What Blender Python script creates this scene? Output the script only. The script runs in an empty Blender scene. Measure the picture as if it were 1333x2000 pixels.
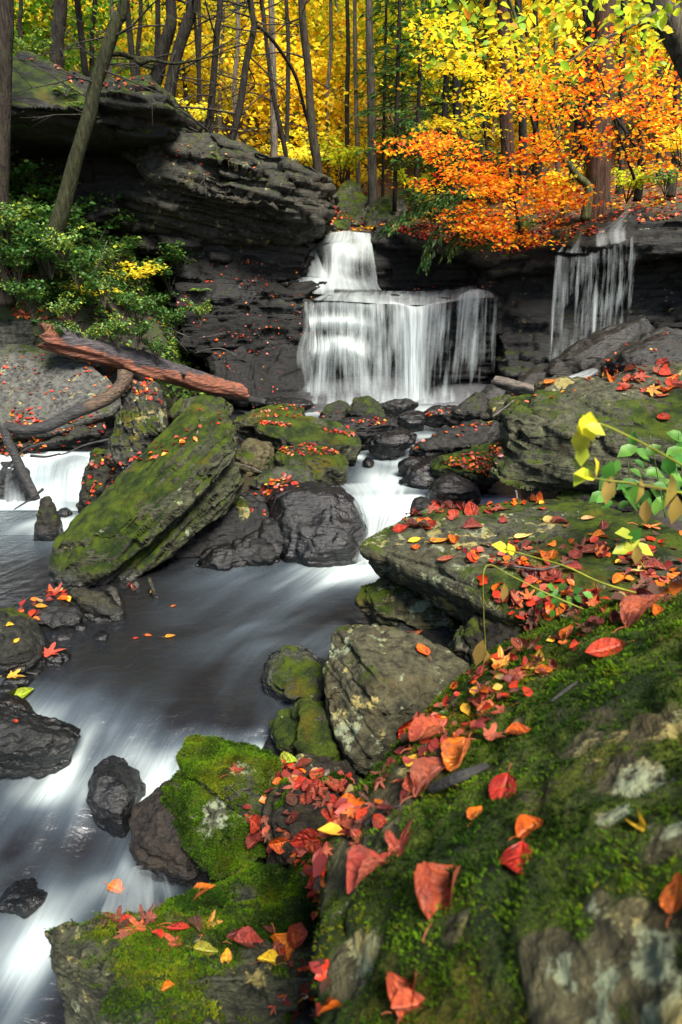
import bpy, bmesh, math, random
import numpy as np
from mathutils import Vector, Matrix, Quaternion
from mathutils.bvhtree import BVHTree
R = math.radians
sc = bpy.context.scene
COL = sc.collection
rng = np.random.default_rng(7)
random.seed(7)
# ------------------------------------------------------------------ camera geometry
F, PITCH = 1250.0, R(19.4)
CP, SP = math.cos(PITCH), math.sin(PITCH)
def ray(x, y):
    cx, cy = (x-666.5)/F, (1000-y)/F
    return Vector((cx, CP+cy*SP, -SP+cy*CP))
def at(x, y, Y):
    d = ray(x, y); return d*(Y/d.y)
def atz(x, y, z):
    d = ray(x, y); return d*(z/d.z)
cam_d = bpy.data.cameras.new('camera'); cam = bpy.data.objects.new('camera', cam_d); COL.objects.link(cam)
cam.rotation_euler = (R(90)-PITCH, 0, 0); cam_d.sensor_width = 36; cam_d.lens = 36*F/2000
cam_d.clip_start = .05; cam_d.clip_end = 400; sc.camera = cam
cam_d.dof.use_dof = True; cam_d.dof.focus_distance = 7.5; cam_d.dof.aperture_fstop = 2.6
# ------------------------------------------------------------------ noise (numpy)
def _h(ix, iy, iz, s):
    h = (ix*374761393 + iy*668265263 + iz*1440662683 + s*1274126177) & 0xFFFFFFFF
    h = ((h ^ (h >> 13))*1274126177) & 0xFFFFFFFF
    h = ((h ^ (h >> 16))*2246822519) & 0xFFFFFFFF
    return ((h ^ (h >> 15)) & 0xFFFFFF)/float(0xFFFFFF)
def vn(p, s=0):
    p = np.asarray(p, float); i = np.floor(p).astype(np.int64); f = p-i; f = f*f*f*(f*(f*6-15)+10)
    o = 0
    for dx in (0, 1):
        wx = f[:, 0] if dx else 1-f[:, 0]
        for dy in (0, 1):
            wy = f[:, 1] if dy else 1-f[:, 1]
            for dz in (0, 1):
                wz = f[:, 2] if dz else 1-f[:, 2]
                o = o + wx*wy*wz*_h(i[:, 0]+dx, i[:, 1]+dy, i[:, 2]+dz, s)
    return o*2-1
def fbm(p, o=4, s=0, g=.5):
    a, t, n = 1., 0, 0.
    p = np.asarray(p, float)
    for k in range(o):
        t = t+a*vn(p*(2.03**k)+17.3*k, s+k); n += a; a *= g
    return t/n
def sstep(a, b, x):
    t = np.clip((x-a)/(b-a), 0, 1); return t*t*(3-2*t)
# ------------------------------------------------------------------ mesh helpers
def mk(name, V, Fs, mat=None, attrs=None, cols=None, uv=None, smooth=True, parent=None, link=True):
    """V (n,3); Fs list of (m,k) int arrays; attrs {name: float per vertex}; cols {name: (n,3|4)}; uv (n,2) per vertex"""
    V = np.asarray(V, np.float32)
    if not isinstance(Fs, (list, tuple)): Fs = [Fs]
    Fs = [np.asarray(f, np.int32) for f in Fs if len(f)]
    me = bpy.data.meshes.new(name)
    me.vertices.add(len(V)); me.vertices.foreach_set('co', V.ravel())
    lv = np.concatenate([f.ravel() for f in Fs]); ct = np.concatenate([np.full(len(f), f.shape[1], np.int32) for f in Fs])
    st = np.concatenate([[0], np.cumsum(ct)[:-1]]).astype(np.int32)
    me.loops.add(len(lv)); me.loops.foreach_set('vertex_index', lv)
    me.polygons.add(len(ct)); me.polygons.foreach_set('loop_start', st)
    me.polygons.foreach_set('use_smooth', np.full(len(ct), smooth))
    if attrs:
        for k, v in attrs.items():
            a = me.attributes.new(k, 'FLOAT', 'POINT'); a.data.foreach_set('value', np.asarray(v, np.float32))
    if cols:
        for k, v in cols.items():
            v = np.asarray(v, np.float32)
            if v.shape[1] == 3: v = np.hstack([v, np.ones((len(v), 1), np.float32)])
            a = me.color_attributes.new(k, 'FLOAT_COLOR', 'POINT'); a.data.foreach_set('color', v.ravel())
    if uv is not None:
        l = me.uv_layers.new(name='uv'); l.data.foreach_set('uv', np.asarray(uv, np.float32)[lv].ravel())
    me.update(calc_edges=True)
    if mat: me.materials.append(mat)
    if not link: return me
    return ob(name, me, parent)
def ob(name, me, parent=None):
    o = bpy.data.objects.new(name, me); COL.objects.link(o)
    if parent: o.parent = parent
    return o
def tag(o, label=None, cat=None, group=None, kind=None):
    if label: o['label'] = label
    if cat: o['category'] = cat
    if group: o['group'] = group
    if kind: o['kind'] = kind
    return o
def empty(name, loc, label, cat, group=None):
    o = bpy.data.objects.new(name, None); COL.objects.link(o); o.location = loc; o.empty_display_size = .1
    return tag(o, label, cat, group)
def tri_strip_grid(nu, nv, wrap=False):
    i = np.arange(nu if wrap else nu-1); j = np.arange(nv-1)
    I, J = np.meshgrid(i, j, indexing='ij'); I, J = I.ravel(), J.ravel(); I2 = (I+1) % nu
    return np.stack([I*nv+J, I2*nv+J, I2*nv+J+1, I*nv+J+1], 1)
class MB:
    """collects numpy geometry into one mesh"""
    def __init__(s): s.v, s.q, s.t, s.c, s.n = [], [], [], [], 0
    def add(s, V, q=None, t=None, c=None):
        V = np.asarray(V, float); s.v.append(V)
        if q is not None and len(q): s.q.append(np.asarray(q)+s.n)
        if t is not None and len(t): s.t.append(np.asarray(t)+s.n)
        if c is not None: s.c.append(np.broadcast_to(np.asarray(c, float), (len(V), len(c)) if np.ndim(c) == 1 else np.shape(c)))
        s.n += len(V)
    def build(s, name, mat, parent=None, smooth=True, off=None, link=True):
        if not s.n: return None
        V = np.concatenate(s.v)
        if off is not None: V = V-np.asarray(off)
        Fs = [np.concatenate(x) for x in (s.q, s.t) if x]
        return mk(name, V, Fs, mat, cols={'col': np.concatenate(s.c)} if s.c else None, smooth=smooth, parent=parent, link=link)
def tube(mb, pts, rad, n=8, seed=0, rough=0., c=None, sub=1, cap=True):
    P = np.array([list(p) for p in pts], float); r = np.array(rad, float)
    if sub > 1:
        m = len(P); u = np.linspace(0, m-1, (m-1)*sub+1); i = np.clip(np.floor(u).astype(int), 0, m-2); f = (u-i)[:, None]
        p0, p1, p2, p3 = P[np.maximum(i-1, 0)], P[i], P[i+1], P[np.minimum(i+2, m-1)]
        P2 = .5*((2*p1)+(-p0+p2)*f+(2*p0-5*p1+4*p2-p3)*f*f+(-p0+3*p1-3*p2+p3)*f**3)
        r = r[i]*(1-f[:, 0])+r[i+1]*f[:, 0]; P = P2
    T = np.gradient(P, axis=0); T /= np.linalg.norm(T, axis=1)[:, None]+1e-9
    up = np.array([0, 0, 1.]) if abs(T[0, 2]) < .8 else np.array([0, 1., 0])
    A = np.cross(T, up); A /= np.linalg.norm(A, axis=1)[:, None]+1e-9; B = np.cross(A, T)
    th = np.linspace(0, 2*np.pi, n, endpoint=False)
    d = A[:, None]*np.cos(th)[None, :, None]+B[:, None]*np.sin(th)[None, :, None]
    rr = r[:, None]*np.ones((1, n))
    if rough:
        q = P[:, None]*1.0+d*2.
        nz = fbm((P[:, None]*np.array([2, 2, 1.2])+d*r[:, None, None]*6/np.maximum(r.mean(), .02)*.25+seed*3.1).reshape(-1, 3), 3, seed).reshape(rr.shape)
        rr = rr*(1+rough*nz)
    V = (P[:, None]+d*rr[..., None]).reshape(-1, 3); m = len(P)
    i, j = np.meshgrid(np.arange(m-1), np.arange(n), indexing='ij'); i, j = i.ravel(), j.ravel(); j2 = (j+1) % n
    q = np.stack([i*n+j, i*n+j2, (i+1)*n+j2, (i+1)*n+j], 1)
    t = None
    if cap:
        V = np.concatenate([V, P[:1], P[-1:]]); a = m*n
        jj = np.arange(n); t = np.concatenate([np.stack([(jj+1) % n, jj, np.full(n, a)], 1), np.stack([(m-1)*n+jj, (m-1)*n+(jj+1) % n, np.full(n, a+1)], 1)])
    mb.add(V, q, t, c)
# ------------------------------------------------------------------ materials
def nmat(name):
    m = bpy.data.materials.new(name); m.use_nodes = True; nt = m.node_tree; nt.nodes.clear()
    out = nt.nodes.new('ShaderNodeOutputMaterial')
    return m, nt, out
class N:
    def __init__(s, nt): s.nt = nt
    def n(s, t, **k):
        x = s.nt.nodes.new('ShaderNode'+t)
        for a, v in k.items(): setattr(x, a, v)
        return x
    def put(s, sock, v):
        if v is None: return
        if hasattr(v, 'is_output'): s.nt.links.new(v, sock)
        else:
            if sock.type == 'RGBA' and len(v) == 3: v = (*v, 1)
            sock.default_value = v
    def math(s, op, a, b=None, c=None, clamp=False):
        x = s.n('Math', operation=op, use_clamp=clamp)
        for i, v in enumerate((a, b, c)): s.put(x.inputs[i], v)
        return x.outputs[0]
    def mix(s, f, a, b, mode='MIX'):
        x = s.n('Mix', data_type='RGBA', blend_type=mode); s.put(x.inputs[0], f); s.put(x.inputs[6], a); s.put(x.inputs[7], b)
        return x.outputs[2]
    def mixf(s, f, a, b):
        x = s.n('Mix', data_type='FLOAT'); s.put(x.inputs[0], f); s.put(x.inputs[2], a); s.put(x.inputs[3], b); return x.outputs[0]
    def noise(s, vec, scale, det=6, rough=.55, dist=0, col=False):
        x = s.n('TexNoise'); s.put(x.inputs['Vector'], vec); s.put(x.inputs['Scale'], scale); x.inputs['Detail'].default_value = det
        x.inputs['Roughness'].default_value = rough; x.inputs['Distortion'].default_value = dist
        return x.outputs[1 if col else 0]
    def step(s, v, a, b):
        x = s.n('MapRange', interpolation_type='SMOOTHSTEP'); s.put(x.inputs[0], v); s.put(x.inputs[1], a); s.put(x.inputs[2], b); return x.outputs[0]
    def attr(s, name, what=2):
        x = s.n('Attribute', attribute_name=name); return x.outputs[what]
    def pos(s): return s.n('NewGeometry').outputs['Position']
    def mapv(s, v, scale=(1, 1, 1), rot=(0, 0, 0)):
        x = s.n('Mapping'); s.put(x.inputs[0], v); x.inputs['Scale'].default_value = scale; x.inputs['Rotation'].default_value = rot; return x.outputs[0]
    def bump(s, h, strength, dist, nrm=None):
        x = s.n('Bump'); x.inputs['Strength'].default_value = strength; x.inputs['Distance'].default_value = dist
        s.put(x.inputs['Height'], h); s.put(x.inputs['Normal'], nrm); return x.outputs[0]
    def pbsdf(s, **k):
        x = s.n('BsdfPrincipled')
        for a, v in k.items(): s.put(x.inputs[a.replace('_', ' ')], v)
        return x
def rock_material():
    m, nt, out = nmat('rock'); g = N(nt); P = g.pos()
    oc = g.n('ObjectInfo').outputs['Color']
    n1 = g.noise(P, 2.2, 8, .6); n2 = g.noise(P, 13, 8, .65, .3); n3 = g.noise(P, 70, 4, .6); n4 = g.noise(P, 5, 6, .6, .6)
    base = g.mix(g.step(n2, .3, .7), g.mix(1., oc, (.28, .28, .30), 'MULTIPLY'), g.mix(1., oc, (1.75, 1.7, 1.6), 'MULTIPLY'))
    base = g.mix(g.math('MULTIPLY', g.step(n1, .52, .68), .5), base, g.mix(1., oc, (1.15, .85, .55), 'MULTIPLY'))
    base = g.mix(g.math('MULTIPLY', g.step(n3, .62, .72), .35), base, (.02, .02, .02))
    wet = g.attr('wet')
    # lichen blotches
    la = g.attr('lichen')
    v = g.n('TexVoronoi'); g.put(v.inputs['Vector'], g.mix(.12, P, g.noise(P, 9, 3, .5, 0, True))); v.inputs['Scale'].default_value = 11
    vl = g.math('SUBTRACT', .5, v.outputs[0])
    ln = g.math('ADD', g.math('ADD', g.math('MULTIPLY', n4, 1.1), g.math('MULTIPLY', vl, .25)), g.math('MULTIPLY', g.noise(P, 45, 4, .7), .35))
    lm = g.step(g.math('ADD', ln, la), .99, 1.06)
    lc = g.mix(g.step(g.noise(P, 3.3, 3), .42, .58), (.19, .22, .135), (.28, .23, .075))
    lc = g.mix(g.step(n3, .55, .75), lc, (.12, .13, .10))
    base = g.mix(g.math('MULTIPLY', lm, .85), base, lc)
    # moss
    mo = g.attr('moss')
    mm = g.step(g.math('ADD', mo, g.math('ADD', g.math('MULTIPLY', g.math('SUBTRACT', n2, .5), 1.1), g.math('MULTIPLY', g.math('SUBTRACT', n3, .5), .5))), .42, .62)
    mc = g.mix(g.step(g.noise(P, 4.5, 5, .6), .35, .65), (.011, .024, .003), (.066, .1, .004))
    mc = g.mix(g.math('MULTIPLY', g.step(g.noise(P, 1.7, 4), .55, .7), .7), mc, (.13, .10, .006))
    mc = g.mix(g.step(g.noise(P, 160, 3, .7), .35, .65), g.mix(1., mc, (.3, .3, .3), 'MULTIPLY'), g.mix(1., mc, (1.5, 1.5, 1.3), 'MULTIPLY'))
    col = g.mix(mm, base, mc)
    col = g.mix(g.math('MULTIPLY', wet, .85), col, g.mix(1., col, (.10, .11, .13), 'MULTIPLY'))
    ro = g.mixf(g.math('MULTIPLY', wet, g.math('SUBTRACT', 1, mm)), g.mixf(n2, .65, .9), g.mixf(n2, .12, .42))
    h = g.math('ADD', g.math('MULTIPLY', n2, 1.), g.math('ADD', g.math('MULTIPLY', n3, .35), g.math('MULTIPLY', g.math('MULTIPLY', mm, g.noise(P, 150, 3, .7)), .9)))
    st = g.noise(g.mapv(P, (2, 2, 26), (R(8), R(-6), 0)), 1.6, 6, .6, .4)
    h = g.math('ADD', h, g.math('MULTIPLY', st, g.math('MULTIPLY', g.math('SUBTRACT', 1, mm), .9)))
    b = g.pbsdf(Base_Color=col, Roughness=ro, Normal=g.bump(g.math('MULTIPLY', h, g.mixf(wet, 1., .55)), .95, .04)); g.put(b.inputs['Specular IOR Level'], g.mixf(wet, .2, .62))
    nt.links.new(b.outputs[0], out.inputs[0]); return m
ROCK = rock_material()
# ------------------------------------------------------------------ rocks
SURF = []           # (verts, faces, name) for ray casting
def hull_bm(bm, pts):
    vs = [bm.verts.new(p) for p in pts]
    r = bmesh.ops.convex_hull(bm, input=vs)
    dead = [v for v in vs if v.is_valid and not v.link_faces]
    bmesh.ops.delete(bm, geom=dead, context='VERTS')
def remesh(hulls, voxel):
    out = []
    bm = bmesh.new()
    for h in hulls: hull_bm(bm, h)
    bmesh.ops.recalc_face_normals(bm, faces=bm.faces)
    me = bpy.data.meshes.new('tmp'); bm.to_mesh(me); bm.free()
    o = bpy.data.objects.new('tmp', me); COL.objects.link(o)
    md = o.modifiers.new('r', 'REMESH'); md.mode = 'VOXEL'; md.voxel_size = voxel
    dg = bpy.context.evaluated_depsgraph_get(); e = o.evaluated_get(dg); m2 = e.to_mesh()
    n = len(m2.vertices); V = np.empty(n*3, np.float32); m2.vertices.foreach_get('co', V)
    Q = np.empty(len(m2.loops), np.int32); m2.loops.foreach_get('vertex_index', Q)
    e.to_mesh_clear(); bpy.data.objects.remove(o); bpy.data.meshes.remove(me)
    return V.reshape(-1, 3).astype(float), Q.reshape(-1, 4)
def normals(V, Q):
    n = np.cross(V[Q[:, 2]]-V[Q[:, 0]], V[Q[:, 3 % Q.shape[1]]]-V[Q[:, 1]]) if Q.shape[1] == 4 else np.cross(V[Q[:, 1]]-V[Q[:, 0]], V[Q[:, 2]]-V[Q[:, 0]])
    N_ = np.zeros_like(V)
    for k in range(Q.shape[1]):
        for a in range(3): N_[:, a] += np.bincount(Q[:, k], n[:, a], len(V))
    return N_/(np.linalg.norm(N_, axis=1)[:, None]+1e-12)
SEED = [100]
def rock(label, hulls, name='boulder', cat='boulder', col=(.15, .145, .13), amp=1., strata=None, sf=9., sa=.05, moss=.4, mossup=.6, lichen=.0,
         wet=0., wz=None, mossv=.55, voxel=None, group=None, size=None, parent=None, fine=1., chip=1., facet=1., bare=()):
    SEED[0] += 1; s = SEED[0]
    if wet > .55 and moss < 0: chip *= .45; fine *= .5; sa = sa*.8          # water worn stone
    A = np.array([list(p) for h in hulls for p in h]); lo, hi = A.min(0), A.max(0); dim = hi-lo
    sz = size or float(np.sort(dim)[1]); c = (lo+hi)/2
    dcam = max(.6, np.linalg.norm(np.clip(np.zeros(3), lo, hi)))
    if voxel is None: voxel = max(dcam/640*1.5, sz/90)
    V, Q = remesh(hulls, voxel)
    Nn = normals(V, Q); off = rng.uniform(-50, 50, 3)
    p = V+off
    fr_ = np.random.default_rng(s)
    for _ in range(int(22*facet)):
        n_ = fr_.normal(0, 1, 3); n_ /= np.linalg.norm(n_); h_ = V@n_; cut = h_.max()-fr_.uniform(.008, .055)*sz
        V = V-np.clip(h_-cut, 0, None)[:, None]*n_*.92
    d = amp*sz*(.065*fbm(p*(1.3/sz), 3, s)+.045*(1-2*np.abs(fbm(p*(3.2/sz), 3, s+9))))
    V = V+Nn*d[:, None]; Nn = normals(V, Q)
    # bedding: steps cut across the layers
    n0 = np.array(strata if strata is not None else (.12, -.25, 1.), float); n0 /= np.linalg.norm(n0)
    w = fbm(p*(.9/sz), 3, s+20)*.5
    t = (V@n0)*sf/1.+w*1.2; k = np.floor(t); f = t-k
    side = np.clip(1-(Nn@n0)**2, 0, 1)
    e1 = np.cross(n0, (.3, 1, .1)); e1 /= np.linalg.norm(e1); e2 = np.cross(n0, e1); sa = sa*min(1, sz/.7); fc = sf*(.16 if sz > 1.5 else .3)
    jx = (V@e1)*fc+w*1.5+_h(k.astype(np.int64), k.astype(np.int64)*0+s, k.astype(np.int64)*0, 3)*5; jy = (V@e2)*fc+w*1.5
    hv = _h(k.astype(np.int64), np.floor(jx).astype(np.int64), np.floor(jy).astype(np.int64), 5)
    fj = jx-np.floor(jx); joint = np.exp(-(np.minimum(fj, 1-fj)/(.05*fc+.02))**2)
    crack = np.exp(-(np.minimum(f, 1-f)/.09)**2)
    br = sstep(-.25, .25, fbm(p*(2.2/sz), 3, s+41))
    V = V+Nn*(side*sa*((hv-.5)*1.5-crack*.9*br-joint*.5*(hv > .4)))[:, None]; Nn = normals(V, Q)
    q = p*min(9/sz, 22)
    ch = fbm(q*np.array([1, 1, 1.6]), 4, s+50); ch2 = np.abs(vn(q*.6, s+51))
    V = V+Nn*(chip*min(.035*sz, .03+.012*(sz > 2))*(ch*.8-.6*sstep(0, .35, .3-ch2)))[:, None]
    V = V+Nn*(fine*.006*fbm(p*34, 3, s+60))[:, None]
    Nn = normals(V, Q)
    up = Nn[:, 2]; nz = fbm(p*(2.6/max(sz, .5)), 4, s+70); nz2 = fbm(p*7, 3, s+71)
    mo = np.clip(moss+mossup*(sstep(-.1, .8, up)-.5)+mossv*nz+.25*nz2+(.7*fbm(p*4.5, 3, s+73) if mossv > .8 else 0), 0, 1) if moss > -1 else np.zeros(len(V))
    li = np.clip(lichen+.22*fbm(p*1.7, 3, s+80), -1, 1) if lichen > -1 else np.full(len(V), -1.)
    for bx, by, br in bare:                                # patches where the stone shows through the moss
        rd = np.array(ray(bx, by).normalized()); t_ = V@rd; pd = np.linalg.norm(V-t_[:, None]*rd, axis=1); c_ = V[np.argmin(pd+.15*t_)]; rr = br/F*np.linalg.norm(c_)
        k_ = .85-.85*sstep(.45, 1.15, np.linalg.norm(V-c_, axis=1)/rr+.55*fbm(V*6, 3, s+99)); mo = mo*(1-k_); li = li+.13*k_
    we = np.full(len(V), float(wet))
    if wz is not None:
        a = 1-sstep(wz+.05, wz+.22, V[:, 2]+.08*nz); we = np.maximum(we, a); mo = mo*(1-.8*a); li = li-.7*a
    we = np.clip(we+.35*nz*(wet > .2), 0, 1)
    mt = sstep(.45, .75, mo)*(dcam < 6)
    if mt.max() > 0:
        V = V+Nn*(mt*min(.016, .007*dcam)*(.55+.9*fbm(p*(26 if dcam < 2.5 else 18), 3, s+90)+(2.4*fbm(p*9, 2, s+95) if dcam < 2.5 else 0)))[:, None]
    # origin at the base
    lo, hi = V.min(0), V.max(0); org = np.array([(lo[0]+hi[0])/2, (lo[1]+hi[1])/2, lo[2]])
    o = mk(name, V-org, Q, ROCK, attrs={'moss': mo, 'lichen': li, 'wet': we}, parent=parent)
    o.location = org; o.color = (*(np.array(col)*np.array([.315, .325, .28])), 1)
    if label: tag(o, label, cat, group, 'thing')
    SURF.append((V, Q, o, mo)); return o
def ring3(pts): return [at(*p) for p in pts]
def boulder(label, outline, Y=None, depth=.5, zb=None, bulge=.3, edge=(), extra=(), sink=.25, **k):
    o = np.array(outline, float); yb, yt = o[:, 1].max(), o[:, 1].min()
    if Y is None: i = o[:, 1].argmax(); Y = atz(o[i, 0], o[i, 1], zb).y
    c = o.mean(0); pts = []
    fy = lambda y: min(1, max(0, (yb-y)/(yb-yt)))
    ring = [at(x, y, Y+depth*fy(y)**1.2) for x, y in o]
    h = max(p.z for p in ring)-min(p.z for p in ring)
    pts += ring
    for x, y in o:
        x2, y2 = c[0]+(x-c[0])*.66, c[1]+(y-c[1])*.66
        pts.append(at(x2, y2, Y+depth*fy(y2)**1.2-bulge*depth))
    for x, y, f in edge: pts.append(at(x, y, Y+depth*f))
    for p in ring:
        pts.append(p+Vector((0, .55*depth, -.45*h)))
        if p.z < min(q.z for q in ring)+.35*h: pts.append(p+Vector((0, .08, -sink)))
    if zb is not None and 'wz' not in k: k['wz'] = zb
    return rock(label, [pts]+[ring3(e) for e in extra], **k)
# ------------------------------------------------------------------ ground and stream levels
def water_z(x, y):
    n = fbm(np.stack([x*.9, y*.9, x*0], 1), 2, 3)*.5
    z = np.full(x.shape, -2.5)
    z = np.where(y < 12.6, -2.5-.26*np.clip((12.6-y)/3.6, 0, 1)-.05*(.5+.5*np.sin((y+n)*5.2))*sstep(12.6, 11.8, y)*sstep(8.6, 9.4, y), z)
    yc = y+.18*n
    zc = z-.47*sstep(8.75, 7.55, yc)                       # the chute past the wet boulder
    zl = -2.30-.12*sstep(11, 9.9, y)-.80*sstep(9.75, 9.15, y+.1*n)   # side stream
    l = sstep(-1.4, -2.4, x)
    z = zc*(1-l)+zl*l
    lo = sstep(4.25, 2.7, y+.35*n+.25*x)
    z = z-.36*lo
    return z
def ground_z(x, y):
    q = np.stack([x*.35, y*.35, x*0], 1)
    n = fbm(q, 4, 11); n2 = fbm(q*5, 3, 12)
    bed = water_z(x, y)-.22
    z = bed.copy()
    # right bank
    z = np.maximum(z, bed+np.clip((x-(1.2+.28*np.clip(y-5, -4, 5)))*.75, 0, 1.25)*sstep(11.5, 9.0, y))
    z = np.where(y > 9.5, np.maximum(z, -2.9+np.clip((x-4.4)*.42, 0, 1.0)), z)
    # left bank
    lb = -.42+.6*(-4.1-x)+.46*(np.minimum(y, 13.5)-11.5)
    lb = np.where(y > 9.6, lb, -9)-1.5*np.clip(x+4.3, 0, 3)
    z = np.maximum(z, np.clip(lb, -9, 1.6)*sstep(10.7, 11.5, y)+(-9.)*(1-sstep(10.7, 11.5, y)))
    # boulder bar between the two channels
    bar = -2.75+.0*x; m = sstep(-2.6, -1.9, x)*sstep(-.1, -.7, x)*sstep(8.2, 8.8, y)*sstep(12.8, 12, y)
    z = z*(1-m)+np.maximum(z, bar)*m
    # upstream shelf and hillside
    t = sstep(16.3, 17.6, y+.0*x)
    up = 1.2+.19*(y-17)+.42*np.clip(y-24, 0, 34)
    up = up+sstep(-.8, -2.2, x)*(1.1+.0*x)*sstep(34, 20, y)+np.clip(-x-4, 0, 30)*.12+np.clip(x-3, 0, 4)*.16+np.clip(x-7, 0, 30)*.2
    z = z*(1-t)+np.maximum(z, up)*t
    tr = sstep(14.6, 15.3, y)*sstep(4.6, 5.4, x)
    z = z*(1-tr)+np.maximum(z, 1.15+.25*(y-15)+.12*np.clip(x-5, 0, 30))*tr
    return z+.10*n+.035*n2+.25*n*sstep(18, 24, y)
def gz1(x, y): return float(ground_z(np.array([float(x)]), np.array([float(y)]))[0])
def axis(a):
    o = []
    for (s, e, d) in a: o.append(np.arange(s, e, d))
    return np.concatenate(o+[np.array([a[-1][1]])])
gx = axis([(-70, -12, 2.), (-12, -8, .3), (-8, 8, .07), (8, 12, .3), (12, 70, 2.)]); gy = axis([(-6, 1, .5), (1, 19, .07), (19, 30, .3), (30, 110, 2.)])
GX, GY = np.meshgrid(gx, gy, indexing='ij'); shp = GX.shape
gzv = ground_z(GX.ravel(), GY.ravel())
m, nt, out = nmat('forest_floor'); g = N(nt); P = g.pos()
a1 = g.noise(P, 1.4, 6, .6); a2 = g.noise(P, 9, 8, .7); a3 = g.noise(P, 40, 5, .7)
soil = g.mix(g.step(a2, .3, .7), (.007, .006, .005), (.03, .023, .016))
leafc = g.mix(g.step(g.noise(P, 23, 2), .4, .6), (.20, .035, .012), (.26, .12, .02))
far = g.n('SeparateXYZ'); g.put(far.inputs[0], P)
litter = g.math('MULTIPLY', g.step(a3, .5, .6), g.math('ADD', g.math('MULTIPLY', g.step(far.outputs[1], 15.5, 18), .8), .12))
colr = g.mix(litter, soil, leafc)
colr = g.mix(g.math('MULTIPLY', g.step(a1, .5, .62), .8), colr, g.mix(a3, (.01, .02, .003), (.06, .085, .01)))
wetg = g.attr('wet')
b = g.pbsdf(Base_Color=g.mix(g.math('MULTIPLY', wetg, .7), colr, g.mix(a2, (.008, .006, .005), (.05, .032, .016))), Roughness=g.mixf(wetg, .85, .35), Normal=g.bump(g.math('ADD', a2, g.math('MULTIPLY', a3, .4)), .9, .06))
nt.links.new(b.outputs[0], out.inputs[0]); FLOOR = m
wz_ = water_z(GX.ravel(), GY.ravel())
gwet = 1-sstep(.1, .9, gzv-wz_); gwet = gwet*(GY.ravel() < 16.5)
GV = np.stack([GX.ravel(), GY.ravel(), gzv], 1); GQ = tri_strip_grid(*shp)
ground = tag(mk('ground', GV, GQ, FLOOR, attrs={'wet': gwet}), kind='structure')
SURF.append((GV, GQ, ground, np.zeros(len(GV))))
# ------------------------------------------------------------------ the stream
CL = np.array([(1.2, 14.8), (1.3, 12.5), (1.05, 11), (.95, 10), (.7, 9), (.55, 8.3), (.5, 7.5), (.1, 6.7), (-.6, 5.6), (-1.0, 4.4), (-1.25, 3.4), (-1.35, 2.5), (-1.5, 1.)])
def flow(x, y, C=CL):
    """distance along the current and across it"""
    seg = np.diff(C, axis=0); L = np.linalg.norm(seg, axis=1); S = np.concatenate([[0], np.cumsum(L)])
    w = 0; s = 0; d = 0
    for i in range(len(seg)):
        rx, ry = x-C[i, 0], y-C[i, 1]; t = np.clip((rx*seg[i, 0]+ry*seg[i, 1])/L[i]**2, 0, 1)
        px, py = rx-t*seg[i, 0], ry-t*seg[i, 1]; D = np.hypot(px, py)
        wt = 1/(D**2+.08)**2
        s = s+wt*(S[i]+t*L[i]); d = d+wt*(seg[i, 0]*ry-seg[i, 1]*rx)/L[i]; w = w+wt
    return s/w, d/w
wx = np.arange(-8, 3.2, .028); wy = np.concatenate([np.arange(.9, 9.8, .028), np.arange(9.8, 17, .045)])
WX, WY = np.meshgrid(wx, wy, indexing='ij'); X, Y = WX.ravel(), WY.ravel()
z0 = water_z(X, Y); s_, d_ = flow(X, Y)
gr = np.gradient(z0.reshape(WX.shape), axis=1).ravel()/np.gradient(WY, axis=1).ravel()
slope = np.abs(gr)
def blob(cx, cy, rx, ry, a=1.): return a*np.exp(-(((X-cx)/rx)**2+((Y-cy)/ry)**2))
wq = .5*fbm(np.stack([X*.8, Y*.8, X*0], 1), 2, 25); st = fbm(np.stack([s_*.6+wq, (d_+wq*.8)*3.2, s_*0], 1), 3, 21); st2 = fbm(np.stack([s_*.8+wq, (d_+wq)*1.5, s_*0], 1), 3, 22)
rap = fbm(np.stack([s_*1.1, d_*1.5, s_*0+3], 1), 3, 23)
low = sstep(4.6, 3.1, Y+.25*X)
foam_sheen = .95*sstep(.12, .55, slope)
foam_sheen = foam_sheen+blob(.25, 7.15, .75, .42, .95)+blob(-.35, 6.7, .9, .5, .42)+blob(.55, 8.6, .55, .8, .35)+blob(.75, 10.2, .7, 1.3, .48)+blob(.7, 9.2, .6, .6, .3)+blob(1.2, 11.6, 1.5, .8, .35)
foam_sheen = foam_sheen+blob(1.2, 13.7, 2.7, .7, 1.1)+blob(1.2, 12.9, 2., .8, .35)+blob(-3.4, 8.7, 1.1, .45, .95)+blob(-3.9, 8.1, 1.2, .6, .4)
foam_sheen = foam_sheen+(.26+.20*st+.32*st2)*sstep(-2.3, -.7, X+.25*(Y-6))*sstep(8, 7.2, Y)  # veil over the pool, partly painted in for its grey sky sheen
foam_sheen = foam_sheen+low*(.08+1.1*np.clip(rap-.02, -.4, 1)+.12*st)
pxs = [at(95, 1560, 3.75), atz(60, 1640, -3.5), atz(40, 1840, -3.55), atz(170, 1720, -3.5)]
for p_, r_, a_ in zip(pxs, (.42, .5, .5, .35), (.75, .3, .6, .45)): foam_sheen = foam_sheen+blob(p_.x, p_.y, r_, r_*.6, a_)
foam_sheen = foam_sheen*(1+.35*st)
foam_sheen = np.clip(foam_sheen, 0, 1); foam_sheen = np.where(Y < 8.2, foam_sheen*.8, foam_sheen)
rip = fbm(np.stack([X*5, Y*9, X*0], 1), 3, 31)
calm = sstep(.35, .05, foam_sheen)*sstep(8.6, 7, Y)
z = z0+.010*calm*rip+.05*low*rap+.035*st2*(1-calm)*sstep(9, 7, Y)+.05*low*st
pb = atz(95, 1560, -3.4); z = z+.05*np.exp(-(((X-pb.x)/.45)**2+((Y-pb.y)/.25)**2))
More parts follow.
